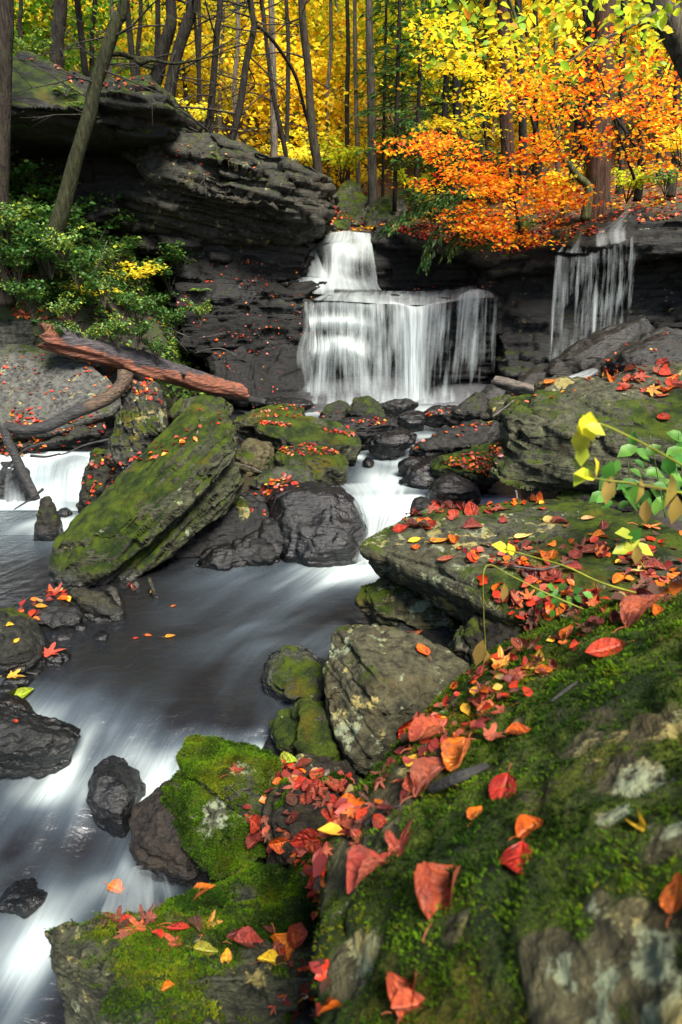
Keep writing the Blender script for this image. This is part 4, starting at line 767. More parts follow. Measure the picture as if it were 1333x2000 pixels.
RED = [((.46, .035, .014), 4), ((.62, .12, .012), 2.5), ((.70, .34, .03), .8), ((.16, .022, .018), 4), ((.34, .08, .05), 1.5), ((.06, .028, .018), 3), ((.36, .22, .10), .4)]
LIT = [([(505, 822), (690, 845), (705, 856), (620, 838), (520, 828)], 70, .085), ([(545, 878), (600, 867), (655, 877), (668, 890), (560, 890)], 75, .085), ([(650, 822), (765, 815), (778, 828), (660, 838)], 70, .085), ([(500, 955), (560, 925), (590, 945), (560, 985), (530, 975)], 30, .1), ([(470, 960), (520, 960), (525, 1010), (480, 1010)], 30, .1),
       ([(800, 870), (900, 830), (970, 826), (930, 845), (820, 885)], 60, .08), ([(850, 895), (930, 872), (985, 868), (960, 930), (900, 915)], 110, .085), ([(820, 805), (900, 790), (900, 805), (840, 812)], 22, .08), ([(930, 965), (1050, 968), (1080, 985), (930, 990)], 30, .1),
       ([(30, 790), (140, 780), (170, 815), (60, 850), (0, 850)], 150, .1), ([(0, 680), (100, 690), (230, 760), (180, 800), (0, 760)], 34, .08), ([(0, 830), (200, 800), (210, 850), (80, 890), (0, 900)], 90, .09), ([(150, 880), (215, 870), (230, 960), (170, 990)], 50, .09), ([(200, 920), (330, 850), (380, 800), (440, 800), (440, 825), (300, 900)], 65, .1),
       ([(0, 1180), (75, 1170), (80, 1215), (0, 1215)], 34, .14), ([(80, 1145), (125, 1150), (140, 1185), (95, 1195)], 18, .14), ([(245, 1140), (300, 1150), (290, 1165), (250, 1160)], 10, .1), ([(0, 607), (60, 607), (60, 620), (0, 625)], 22, .1),
       ([(400, 660), (500, 640), (560, 700), (540, 770), (450, 760)], 55, .06), ([(330, 560), (620, 560), (620, 660), (380, 660)], 60, .06), ([(420, 500), (600, 510), (600, 560), (400, 560)], 60, .07), ([(130, 700), (300, 740), (320, 790), (200, 740)], 50, .09), ([(500, 780), (700, 800), (700, 820), (480, 815)], 40, .08),
       ([(730, 435), (870, 440), (960, 480), (830, 470)], 260, .1), ([(960, 470), (1100, 400), (1333, 330), (1333, 420), (1100, 470), (980, 500)], 900, .1), ([(740, 562), (960, 550), (975, 566), (760, 570)], 30, .07), ([(640, 395), (720, 430), (740, 440), (640, 440)], 60, .1), ([(1080, 740), (1300, 640), (1333, 700), (1150, 745)], 30, .09),
       ([(0, 430), (330, 500), (400, 640), (120, 640), (0, 600)], 240, .09), ([(60, 110), (300, 150), (330, 190), (60, 150)], 50, .09), ([(260, 260), (640, 345), (620, 380), (300, 320)], 24, .06), ([(1000, 770), (1060, 745), (1150, 735), (1150, 760), (1040, 790)], 24, .1), ([(880, 1060), (1333, 1040), (1333, 1160), (1000, 1210)], 150, .11),
       ([(480, 1560), (560, 1490), (690, 1520), (700, 1650), (620, 1710), (500, 1660)], 110, .11), ([(640, 1690), (620, 1800), (600, 1700)], 25, .09), ([(540, 1890), (660, 1880), (660, 1990), (540, 1990)], 16, .06), ([(800, 1400), (960, 1285), (1200, 1190), (1000, 1380), (780, 1560)], 70, .075)]
mb = MB()
for poly, n, s in LIT:
    C, Nn = [], []
    s *= .72
    for i in range(int(n*1.9)):
        h = hit(*inpoly(poly))
        if h and vn(np.array([list(h[0])])*2.1, 15)[0]+.6*vn(np.array([list(h[0])])*6, 16)[0]+random.gauss(0, .18) > -.12: C.append(h[0]+h[1]*random.uniform(.006, .03)); Nn.append(h[1]*.8+Vector((0, 0, .4)))
    if not C: continue
    k = len(C); nn = np.array(Nn)+rng.normal(0, .33, (k, 3)); nn /= np.linalg.norm(nn, axis=1)[:, None]
    th = rng.uniform(0, 6.283, k); t = np.stack([np.cos(th), np.sin(th), 0*th], 1); t -= nn*(t*nn).sum(1)[:, None]; t /= np.linalg.norm(t, axis=1)[:, None]
    leaves(mb, C, s*rng.uniform(.7, 1.3, k), pick(RED, k, .3)*.88, fine=True, w=rng.uniform(.35, .55), fr=(t, np.cross(t, nn), nn))
# forest floor beyond the falls
n = 9000; fx, fy = rng.uniform(-9, 11, n), rng.uniform(16.5, 27, n); fz = ground_z(fx, fy)+.03
leaves(mb, np.stack([fx, fy, fz], 1), rng.uniform(.09, .16, n), pick([((.75, .42, .03), 3), ((.6, .2, .02), 2), ((.45, .05, .015), 2), ((.2, .08, .03), 1.5)], n), .35)
lit = tag(mb.build('fallen_leaves', LITTER), kind='stuff')
# moss cushions on the rocks closest to the camera
mm_, nt, out = nmat('moss'); g = N(nt); P = g.pos(); oc = g.attr('col', 0)
b = g.pbsdf(Base_Color=oc, Roughness=.9); b.inputs['Specular IOR Level'].default_value = .1
tl = g.n('BsdfTranslucent'); g.put(tl.inputs[0], oc); x = g.n('MixShader'); x.inputs[0].default_value = .3; nt.links.new(b.outputs[0], x.inputs[1]); nt.links.new(tl.outputs[0], x.inputs[2]); nt.links.new(x.outputs[0], out.inputs[0])
def moss_on(V, Q, obj, mo, n, size):
    c = V[Q].mean(1); m_ = mo[Q].mean(1); nn = normals(V, Q); fn = nn[Q[:, 0]]
    vis = (c*fn).sum(1) < .15*np.linalg.norm(c, axis=1); w_ = np.where(vis, sstep(.42, .75, m_), 0)*(1/np.maximum(np.linalg.norm(c, axis=1), .6))**1.2
    if w_.sum() <= 0: return
    i = rng.choice(len(c), n, p=w_/w_.sum()); p = c[i]+rng.normal(0, .005, (n, 3)); N0 = fn[i]
    cl = fbm(p*14, 2, 77); sz = size*np.linalg.norm(p, axis=1)**.5*(1+.5*cl)*rng.uniform(.6, 1.35, n)
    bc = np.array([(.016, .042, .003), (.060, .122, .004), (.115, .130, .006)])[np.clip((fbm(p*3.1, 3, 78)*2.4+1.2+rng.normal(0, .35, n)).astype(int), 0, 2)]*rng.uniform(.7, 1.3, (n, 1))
    mb = MB(); k = 4
    for j in range(k):
        d = N0*1.0+rng.normal(0, .55, (n, 3)); d /= np.linalg.norm(d, axis=1)[:, None]; s_ = np.cross(d, rng.normal(0, 1, (n, 3))); s_ /= np.linalg.norm(s_, axis=1)[:, None]
        A, B_, T = p-s_*sz[:, None]*.16, p+s_*sz[:, None]*.16, p+d*sz[:, None]
        b_ = (np.arange(n)*3)[:, None]; mb.add(np.stack([A, B_, T], 1).reshape(-1, 3), None, b_+np.arange(3)[None], np.repeat(bc*(1+.9*fbm(p*9, 2, 79))[:, None], 3, 0)*np.tile(np.array([[.45], [.45], [1.35]]), (n, 1)))  # dark roots, bright tips and lump tones paint shade and light into the moss
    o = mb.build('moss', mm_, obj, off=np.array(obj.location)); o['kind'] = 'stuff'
for V, Q, obj, mo in SURF[1:]:
    d0 = np.linalg.norm(V, axis=1).min()
    if d0 < 4.3 and mo.max() > .5:
        big = obj is BIG
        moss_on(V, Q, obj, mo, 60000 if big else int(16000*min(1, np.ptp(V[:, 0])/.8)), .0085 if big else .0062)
# ------------------------------------------------------------------ falling water
m, nt, out = nmat('falling_water'); g = N(nt)
uv = g.n('UVMap').outputs[0]; de = g.attr('dens')
s1 = g.noise(g.mapv(uv, (6, .3, 1)), 1.6, 5, .6, .15); s2 = g.noise(g.mapv(uv, (22, .35, 1)), 1.5, 4, .6); s3 = g.noise(g.mapv(uv, (2.4, .9, 1)), 1.4, 3, .5)
a = g.math('ADD', g.math('MULTIPLY', s1, .8), g.math('ADD', g.math('MULTIPLY', s2, .12), g.math('MULTIPLY', s3, .55)))
a = g.math('ADD', g.math('MULTIPLY', g.math('SUBTRACT', a, .82), 1.75), g.math('SUBTRACT', g.math('MULTIPLY', de, 1.15), .30))
a = g.math('MULTIPLY', g.math('MULTIPLY', a, g.step(de, 0., .2), clamp=True), .93)
b = g.pbsdf(Base_Color=(.50, .56, .56), Roughness=.45, Normal=g.bump(g.math('ADD', s1, g.math('MULTIPLY', s2, .5)), .5, .05))
tl = g.n('BsdfTranslucent'); tl.inputs[0].default_value = (.50, .56, .56, 1)
ms = g.n('MixShader'); ms.inputs[0].default_value = .35; nt.links.new(b.outputs[0], ms.inputs[1]); nt.links.new(tl.outputs[0], ms.inputs[2])
tp = g.n('BsdfTransparent'); mx = g.n('MixShader'); g.put(mx.inputs[0], a); nt.links.new(tp.outputs[0], mx.inputs[1]); nt.links.new(ms.outputs[0], mx.inputs[2])
nt.links.new(mx.outputs[0], out.inputs[0]); FALL = m
def cr(A, n):
    A = np.asarray(A, float); m_ = len(A)
    if m_ == 1: return np.repeat(A, n, 0)
    u = np.linspace(0, m_-1, n); i = np.clip(np.floor(u).astype(int), 0, m_-2); f = (u-i).reshape(-1, *([1]*(A.ndim-1)))
    p0, p1, p2, p3 = A[np.maximum(i-1, 0)], A[i], A[i+1], A[np.minimum(i+2, m_-1)]
    return .5*((2*p1)+(-p0+p2)*f+(2*p0-5*p1+4*p2-p3)*f*f+(-p0+3*p1-3*p2+p3)*f**3)
class Sheets:
    def __init__(s): s.V, s.Q, s.U, s.D, s.n = [], [], [], [], 0
    def add(s, rows, nu=150, nv=70, ridge=.05, layers=2, arc=None, gap=.07, dk=(1., .75), edge=.06, top=.04, bot=.1):
        """rows of (x, y, Y, density); arc: rows are [lip, base] joined by a free-fall arc"""
        C = max(len(r) for r in rows)
        G = np.stack([cr([[*at(*p[:3]), p[3]] for p in r], 40) for r in rows])
        for L in range(layers):
            g_ = cr(G, nv) if arc is None else None
            if arc is not None:
                v = np.linspace(0, 1, nv)[:, None, None]; g_ = G[0][None]*(1-v)+G[1][None]*v
                h = G[1]-G[0]; a_ = arc
                g_[..., :2] = G[0][None, :, :2]+h[None, :, :2]*np.sqrt(v)*1.0
                g_[..., 2] = (G[0][None, :, 2]+h[None, :, 2]*(v[..., 0]**1.0))
            P = cr(np.swapaxes(g_, 0, 1), nu)                     # nu, nv, 4
            du = np.linalg.norm(np.diff(P[:, 0, :3], axis=0), axis=1); dv = np.linalg.norm(np.diff(P[nu//2, :, :3], axis=0), axis=1)
            U = np.concatenate([[0], np.cumsum(du)])[:, None]*np.ones((1, nv)); Vv = np.concatenate([[0], np.cumsum(dv)])[None]*np.ones((nu, 1))
            q = np.stack([U.ravel()*7+s.n*.37+L*9, Vv.ravel()*.35, U.ravel()*0], 1); r = fbm(q, 4, 60+L).reshape(nu, nv)
            P[..., 1] -= ridge*r*sstep(0, .25, Vv)-L*gap
            uu = np.linspace(0, 1, nu)[:, None]; vv = np.linspace(0, 1, nv)[None]
            D = np.clip(P[..., 3], 0, 1.2)*dk[L]*sstep(0, edge, uu)*sstep(1, 1-edge, uu)*sstep(-.001, top, vv)*sstep(1.001, 1-bot, vv)
            s.V.append(P[..., :3].reshape(-1, 3)); s.Q.append(tri_strip_grid(nu, nv)+s.n); s.D.append(D.ravel())
            s.U.append(np.stack([U.ravel()+s.n*.013+L*3.3, Vv.ravel()+L*5], 1)); s.n += nu*nv
    def ribbon(s, pts, w0, w1, d0=.8, d1=.3, nu=14, nv=40):
        rows = []
        for i, p in enumerate(pts):
            f = i/(len(pts)-1); w_ = w0*(1-f)+w1*f; dd = d0*(1-f)+d1*f
            rows.append([(p[0]-w_/2, p[1], p[2], dd), (p[0], p[1], p[2]-.03, dd), (p[0]+w_/2, p[1], p[2], dd)])
        s.add(rows, nu, nv, .01, 1, edge=.5, top=.12, bot=.22)
    def build(s, name, label):
        V = np.concatenate(s.V); o_ = np.array([(V[:, 0].min()+V[:, 0].max())/2, V[:, 1].min(), V[:, 2].min()])
        o = mk(name, V-o_, np.concatenate(s.Q), FALL, attrs={'dens': np.concatenate(s.D)}, uv=np.concatenate(s.U)); o.location = o_
        return tag(o, label, 'waterfall', None, 'thing')
S = Sheets()
S.add([[(690, 588, 14.0, .6), (715, 592, 13.97, .7), (740, 590, 13.95, .75), (765, 587, 13.95, .7), (792, 593, 13.93, 1.1), (815, 597, 13.91, 1.3), (838, 592, 13.95, .85), (862, 586, 14.0, .8), (888, 579, 14.08, .42), (918, 566, 14.25, .85), (944, 564, 14.32, .6), (958, 570, 14.36, .4), (973, 582, 14.4, .62)],
       [(688, 786, 13.5, .6), (715, 787, 13.48, .45), (742, 787, 13.46, .6), (768, 787, 13.45, .45), (795, 789, 13.42, .95), (812, 789, 13.42, 1.35), (828, 788, 13.46, .6), (848, 786, 13.55, .22), (872, 782, 13.62, .55), (898, 775, 13.75, .2), (928, 768, 13.95, .48), (948, 766, 14.05, .3), (968, 762, 14.1, .48)]], 260, 80, .11, arc=1, dk=(1., .55), edge=.02, top=.004, bot=.06)
S.add([[(600, 735, 13.3, .0), (680, 740, 13.2, .05), (780, 740, 13.25, .05), (880, 740, 13.4, .05), (975, 735, 13.8, .0)], [(592, 765, 13.2, .3), (680, 768, 13.1, .42), (780, 768, 13.15, .5), (880, 764, 13.3, .4), (980, 755, 13.75, .2)], [(586, 788, 13.1, .6), (680, 791, 13.0, .7), (780, 792, 13.05, .8), (880, 786, 13.2, .6), (985, 774, 13.7, .4)]], 120, 30, .1, 1, edge=.1, top=.2, bot=.03)
S.add([[(604, 590, 14.1, .5), (640, 587, 14.0, .8), (690, 589, 14.0, .8), (738, 595, 13.97, .6)], [(600, 612, 14.0, .5), (640, 612, 13.95, .75), (690, 614, 13.95, .7), (739, 620, 13.93, .5)], [(602, 630, 13.85, .9), (640, 626, 13.78, 1.15), (690, 628, 13.78, 1.1), (740, 640, 13.85, .5)], [(603, 648, 13.78, .4), (640, 650, 13.74, .6), (690, 652, 13.74, .6), (740, 662, 13.82, .4)],
       [(600, 682, 13.66, .6), (632, 678, 13.5, 1.2), (665, 668, 13.36, 1.35), (700, 680, 13.5, 1.1), (740, 700, 13.75, .3)], [(592, 700, 13.58, .2), (628, 702, 13.44, .75), (665, 698, 13.3, .75), (705, 702, 13.44, .7), (741, 725, 13.68, .15)], [(590, 745, 13.5, .45), (626, 742, 13.38, .75), (665, 738, 13.26, .45), (706, 742, 13.38, .6), (742, 755, 13.6, .3)], [(582, 786, 13.36, .95), (624, 787, 13.3, 1.0), (665, 788, 13.2, .8), (705, 788, 13.3, .8), (745, 786, 13.45, .5)]], 170, 140, .10, dk=(1., .5))
S.add([[(585, 590, 14.3, .3), (600, 585, 14.3, .5), (615, 588, 14.2, .5)], [(592, 640, 14.0, .5), (602, 640, 13.95, .6), (615, 640, 13.9, .4)], [(575, 690, 13.8, .3), (592, 690, 13.75, .4), (612, 690, 13.7, .3)], [(580, 760, 13.55, .4), (600, 755, 13.5, .6), (620, 760, 13.45, .4)], [(575, 786, 13.45, .5), (600, 787, 13.4, .7), (625, 787, 13.4, .5)]], 40, 80, .05, 1)
# the sheet running over the shelf to the lip
S.add([[(640, 568, 15.2, .6), (700, 566, 15.35, .7), (760, 568, 15.3, .8), (830, 568, 15.2, .6), (880, 564, 15.2, .4), (918, 558, 15.3, .7), (945, 556, 15.4, .5)], [(622, 578, 14.5, .8), (690, 576, 14.55, .9), (760, 578, 14.5, 1.), (830, 578, 14.5, .9), (880, 576, 14.6, .8), (918, 569, 14.8, .9), (965, 570, 14.9, .5)],
       [(606, 586, 14.1, .6), (690, 590, 13.98, .9), (760, 594, 13.93, .9), (830, 596, 13.93, 1.), (880, 590, 14.02, .8), (920, 583, 14.13, .8), (972, 581, 14.35, .6)]], 160, 30, .02, 1, edge=.03, bot=.002)
S.build('waterfall', 'broad white curtain of water falling from the wide shelf into the pool')
S = Sheets()
S.add([[(636, 458, 16.40, .6), (652, 452, 16.45, .9), (680, 449, 16.45, .6), (700, 452, 16.45, .95), (728, 454, 16.45, .7)], [(628, 470, 16.10, .8), (655, 470, 16.05, .95), (695, 472, 16.05, .9), (730, 478, 16.10, .9)], [(600, 492, 15.75, .3), (630, 482, 15.60, .7), (665, 480, 15.40, 1.2), (700, 496, 15.30, .9), (735, 505, 15.70, .7)],
       [(596, 520, 15.50, .25), (632, 515, 15.30, .5), (660, 520, 15.20, .95), (700, 528, 15.15, .55), (740, 535, 15.40, .7)], [(600, 545, 15.10, .8), (640, 545, 15.05, .95), (690, 552, 15.05, .8), (742, 555, 15.20, .8)], [(590, 566, 14.80, .7), (640, 570, 14.75, .9), (700, 571, 14.80, .9), (752, 570, 15.00, .7)]], 170, 90, .07, dk=(1., .7))
S.add([[(592, 484, 15.80, .4), (602, 482, 15.75, .9), (618, 485, 15.70, .5)], [(592, 520, 15.50, .4), (606, 515, 15.40, .9), (632, 522, 15.30, .6)], [(590, 545, 15.20, .5), (612, 542, 15.10, .9), (645, 546, 15.05, .6)]], 50, 50, .04, 1)
S.add([[(560, 542, 15.05, .7), (600, 541, 15.00, 1.), (650, 545, 14.90, .9)], [(558, 556, 14.70, .8), (600, 557, 14.65, 1.), (655, 562, 14.65, .9)], [(565, 568, 14.50, .2), (600, 574, 14.45, .4), (655, 578, 14.40, .7)]], 80, 30, .04, 1)
S.build('waterfall', 'narrow upper fall pouring from the notch beside the grey cliff ledge')
S = Sheets()
for p_, w0, w1, d0, d1 in [([(1093, 488, 13.75), (1086, 540, 13.62), (1080, 620, 13.6), (1075, 718, 13.6)], 17, 7, .95, .55), ([(1112, 500, 13.7), (1112, 560, 13.6), (1110, 645, 13.6)], 9, 5, .6, .1), ([(1133, 490, 13.65), (1128, 560, 13.5), (1122, 640, 13.5), (1118, 695, 13.5)], 15, 8, .85, .3),
                           ([(1144, 495, 13.65), (1146, 545, 13.55), (1147, 600, 13.55)], 6, 4, .5, .1), ([(1168, 478, 13.6), (1164, 560, 13.45), (1160, 640, 13.4), (1157, 698, 13.4)], 17, 12, .95, .55), ([(1180, 500, 13.55), (1175, 560, 13.45), (1170, 620, 13.4)], 6, 5, .55, .1),
                           ([(1198, 470, 13.55), (1190, 540, 13.45), (1186, 620, 13.4), (1184, 660, 13.4)], 12, 7, .75, .2), ([(1212, 462, 13.55), (1210, 560, 13.45), (1206, 665, 13.4)], 6, 4, .6, .2), ([(1227, 458, 13.55), (1221, 530, 13.45), (1217, 610, 13.4)], 11, 6, .7, .15),
                           ([(1240, 445, 13.6), (1241, 520, 13.5)], 5, 3, .5, .1), ([(1306, 395, 13.4), (1302, 500, 13.1), (1299, 640, 13.0)], 8, 6, .34, .1), ([(1318, 400, 13.3), (1316, 520, 13.1)], 4, 3, .3, .05), ([(1105, 495, 13.7), (1102, 560, 13.6), (1100, 620, 13.6)], 6, 4, .5, .1)]:
    q_ = len(p_) > 2 and p_[0][2]-p_[-1][2] > .3
    S.ribbon(p_, w0*(1.5 if q_ else 1.15), w1*(2.3 if q_ else 1.2), d0*(.8 if q_ else .7), d1*(3.2 if q_ else 1.4))
S.add([[(1086, 492, 13.7, .6), (1115, 494, 13.66, .45), (1150, 492, 13.6, .55), (1180, 480, 13.55, .5), (1210, 468, 13.52, .5), (1243, 450, 13.5, .3)], [(1070, 722, 13.5, .62), (1102, 715, 13.45, .42), (1138, 705, 13.35, .56), (1168, 690, 13.3, .6), (1198, 670, 13.25, .5), (1235, 640, 13.25, .36)]], 160, 50, .06, 2, arc=1, gap=.12, dk=(.85, .75), edge=.03, bot=.1)
S.add([[(1226, 402, 14.05, 0.48), (1236, 403, 14.00, 0.56), (1250, 407, 13.90, 0.29)], [(1185, 432, 13.65, 0.48), (1205, 436, 13.60, 0.37), (1236, 432, 13.65, 0.29)], [(1163, 452, 13.42, 0.66), (1190, 452, 13.38, 0.37), (1232, 448, 13.40, 0.37)], [(1158, 486, 13.25, 0.75), (1190, 484, 13.20, 0.48), (1234, 470, 13.22, 0.37)]], 60, 40, .03, 1, edge=.2, top=.1, bot=.1)
S.add([[(1124, 452, 13.90, 0.37), (1136, 450, 13.90, 0.56), (1148, 454, 13.90, 0.37)], [(1104, 472, 13.55, 0.56), (1126, 472, 13.52, 0.37), (1150, 474, 13.50, 0.48)], [(1085, 494, 13.36, 0.85), (1116, 496, 13.32, 0.48), (1150, 498, 13.30, 0.66)]], 60, 30, .03, 1, edge=.15, top=.1, bot=.1)
S.build('waterfall', 'thin separate strands of water dripping over the shaded cliff')
S = Sheets()
S.add([[(1185, 708, 12.3, .5), (1200, 706, 12.3, .6)], [(1130, 725, 11.9, .8), (1160, 735, 11.7, .8)], [(1088, 742, 11.6, .9), (1118, 748, 11.4, .8)]], 20, 40, .02, 1, edge=.3, top=.2, bot=.05)
S.build('water_run', 'white run of water sliding down the slabs under the strands')
S = Sheets()
S.add([[(98, 890, 9.9, .8), (125, 882, 9.9, 1.), (150, 880, 9.9, 1.), (176, 884, 9.9, .8)], [(92, 905, 9.62, .5), (122, 896, 9.6, .9), (150, 893, 9.6, 1.), (174, 896, 9.6, .8)], [(84, 940, 9.35, .4), (112, 930, 9.3, .8), (142, 925, 9.3, .95), (168, 930, 9.35, .8)], [(75, 985, 9.05, .8), (110, 986, 9.0, 1.), (140, 986, 9.0, 1.), (165, 984, 9.05, .8)]], 90, 60, .06)
S.add([[(64, 898, 9.7, .5), (80, 895, 9.7, .7), (96, 892, 9.7, .5)], [(60, 930, 9.4, .2), (76, 930, 9.38, .4), (92, 930, 9.38, .2)], [(48, 985, 9.2, .5), (70, 985, 9.15, .6), (92, 985, 9.1, .6)]], 40, 40, .04, 1)
S.add([[(2, 915, 9.5, .2), (24, 905, 9.5, .5), (40, 908, 9.5, .3)], [(-5, 945, 9.3, .2), (20, 945, 9.25, .4), (45, 945, 9.25, .3)], [(-15, 985, 9.1, .5), (20, 985, 9.05, .7), (55, 985, 9.05, .6)]], 50, 40, .04, 1)
S.add([[(200, 838, 10.9, .7), (217, 836, 10.9, .7)], [(175, 862, 10.3, .8), (212, 866, 10.2, .8)], [(110, 884, 9.95, .9), (178, 884, 9.9, .9)]], 40, 30, .02, 1, edge=.2)
S.build('waterfall', 'little side fall tumbling past the curved dead branch')
S = Sheets()
S.add([[(640, 950, 8.35, .3), (690, 945, 8.6, .7), (740, 940, 8.7, .8), (800, 948, 8.7, .6)], [(668, 965, 8.0, .5), (705, 962, 8.15, .9), (745, 962, 8.2, 1.), (790, 970, 8.3, .7)], [(690, 990, 7.75, .4), (712, 988, 7.75, .9), (745, 990, 7.8, 1.), (782, 998, 7.95, .8)], [(708, 1030, 7.5, .3), (720, 1030, 7.5, .7), (738, 1032, 7.55, .8), (760, 1030, 7.7, .7)],
       [(688, 1068, 7.35, .2), (705, 1066, 7.35, .5), (725, 1070, 7.35, .8), (745, 1070, 7.5, .6)], [(672, 1104, 7.2, .5), (700, 1108, 7.15, .8), (725, 1108, 7.15, .9), (745, 1104, 7.3, .7)]], 110, 80, .05)
S.build('waterfall', 'bright chute of water rushing round the glossy black boulder')
S = Sheets()
S.add([[(236, 1712, 2.85, .5), (262, 1700, 2.85, .7), (292, 1700, 2.85, .6), (325, 1722, 2.8, .4)], [(212, 1740, 2.66, .6), (252, 1728, 2.66, .6), (296, 1728, 2.66, .6), (338, 1745, 2.62, .4)], [(185, 1800, 2.42, .9), (240, 1800, 2.4, .6), (300, 1800, 2.4, .6), (350, 1790, 2.42, .5)]], 110, 50, .03, 2, gap=.03)
S.build('waterfall', 'tiny veil of water spilling over pebbles behind the square mossy block')

# spray hanging at the foot of the lower fall
m, nt, out = nmat('spray'); g = N(nt); pv = g.n('VolumePrincipled'); pv.inputs['Color'].default_value = (.95, .97, 1, 1); pv.inputs['Density'].default_value = .38; nt.links.new(pv.outputs[0], out.inputs[1])
u, v = np.meshgrid(np.linspace(0, 2*np.pi, 33)[:-1], np.linspace(.02, np.pi-.02, 17), indexing='ij'); q = np.stack([np.cos(u)*np.sin(v), np.sin(u)*np.sin(v), np.cos(v)], -1).reshape(-1, 3)
q = q*(1+.18*fbm(q*2.1, 3, 6))[:, None]
for c_, r_ in [((.55, 13.25, -2.35), (1.55, .42, .62)), ((2.6, 13.6, -2.35), (1.2, .4, .42))]:
    o = tag(mk('spray_mist', q*np.array(r_), tri_strip_grid(32, 17, True)[:, ::-1], m), kind='stuff'); o.location = c_
# ------------------------------------------------------------------ trees
m, nt, out = nmat('bark'); g = N(nt); P = g.pos(); oc = g.n('ObjectInfo').outputs['Color']
s1 = g.noise(g.mapv(P, (16, 16, 2.2)), 1.5, 7, .65, .5); s2 = g.noise(P, 5, 5, .6)
c_ = g.mix(g.step(s1, .3, .7), g.mix(1., oc, (.35, .35, .35), 'MULTIPLY'), g.mix(1., oc, (1.6, 1.55, 1.5), 'MULTIPLY'))
c_ = g.mix(g.math('MULTIPLY', g.step(s2, .52, .66), .5), c_, (.04, .045, .02))
b = g.pbsdf(Base_Color=c_, Roughness=.9, Normal=g.bump(s1, 1., .07)); b.inputs['Specular IOR Level'].default_value = .15; nt.links.new(b.outputs[0], out.inputs[0]); BARK = m
YEL = [((.95, .78, .07), 5), ((.95, .68, .03), 3), ((.80, .78, .08), 2), ((.9, .5, .02), .5)]
GLD = [((.93, .64, .03), 4), ((.88, .45, .015), 1.2), ((.95, .74, .05), 3)]
LIM = [((.52, .60, .03), 4), ((.75, .62, .03), 3), ((.26, .42, .03), 2)]
GRN = [((.12, .28, .03), 4), ((.22, .36, .03), 3), ((.45, .50, .04), 1.2)]
ORG = [((.86, .26, .012), 4), ((.78, .13, .012), 3), ((.90, .48, .02), 2), ((.55, .05, .012), 1.5)]
def crown_mesh(pal, ns, per, size, rx, rz, seed, gap=.1):
    r_ = np.random.default_rng(seed); global rng; keep_, rng = rng, r_
    mb = MB(); p = r_.normal(0, 1, (ns, 3)); p /= np.linalg.norm(p, axis=1)[:, None]; p *= (r_.uniform(0, 1, (ns, 1))**.4)
    p *= np.array([rx, rx, rz])*(1+.35*fbm(p*2.2+seed, 2, seed))[:, None]
    p = p[vn(p*.55+seed*3.3, seed) > gap-.45]
    for q in range(per):
        o_ = np.stack([r_.normal(0, .42, len(p)), r_.normal(0, .42, len(p)), r_.normal(0, .10, len(p))], 1)
        leaves(mb, p+o_, size*r_.uniform(.7, 1.3, len(p)), pick(pal, len(p))*(1+.28*vn(p*.8, seed+4))[:, None].clip(.6, 1.4), .6)
    rng = keep_; return mb.build('crown_mesh', FOLI, link=False)
CRN = {'y': [crown_mesh(YEL, 950, 9, .23, 3.3, 4.6, 1), crown_mesh(YEL, 800, 9, .22, 3.0, 5.2, 2)], 'g': [crown_mesh(GLD, 900, 9, .23, 3.3, 4.4, 3)], 'l': [crown_mesh(LIM, 850, 9, .22, 3.2, 4.4, 4)], 'n': [crown_mesh(GRN, 900, 9, .2, 3.2, 4.6, 5)], 'o': [crown_mesh(ORG, 800, 9, .2, 2.8, 3.8, 6)]}
PN = {'y': 'yellow', 'g': 'golden', 'l': 'lime green', 'n': 'green', 'o': 'orange'}
def tree(label, pts, Y, w0, w1, col=(.05, .043, .037), crown=None, ext=5., dY=0., branches=(), group=None, cs=.8, ncr=1, sink=.6, rough=.18, cat='tree'):
    """pts: trunk line in photo pixels from the foot up; widths in photo pixels; grown on by ext metres above the last point"""
    n = len(pts); P = [at(x, y, Y+dY*i/max(1, n-1)) for i, (x, y) in enumerate(pts)]; k = lambda p: (p.y*CP-p.z*SP)/F/2
    r = [(w0+(w1-w0)*i/max(1, n-1))*k(p) for i, p in enumerate(P)]
    foot = P[0].copy(); P = [foot+Vector((0, 0, -sink))]+P; r = [r[0]*1.25]+r
    ext = ext+5; cs = cs*.62
    t = (P[-1]-P[-2]).normalized(); t = (t+Vector((0, 0, .6))).normalized()
    for j in range(1, 4): P.append(P[-1]+t*ext/3); r.append(r[-1]*.72)
    e = empty('tree', foot, label, cat, group)
    mb = MB(); tube(mb, P, r, 14, hash(label) % 97, rough, sub=6); o = mb.build('trunk', BARK, e, off=foot); o.color = (*col, 1)
    for bp in branches:
        B_ = [at(*q[:3]) for q in bp]; mb = MB(); tube(mb, B_, [q[3]*k(p) for q, p in zip(bp, B_)], 7, 3, .15, sub=5); b_ = mb.build('branch', BARK, e, off=foot); b_.color = (*col, 1)
    top = P[-1]
    if crown:
        for j in range(ncr):
            c_ = ob('crown', random.choice(CRN[crown]), e); c_.location = top-foot+Vector((random.uniform(-.8, .8), random.uniform(-.8, .8), random.uniform(-.6, 1.2)))*(j > 0); c_.scale = (cs*.8, cs*.8, cs*.6); c_.rotation_euler = (0, 0, random.uniform(0, 6.28))
    return e, P
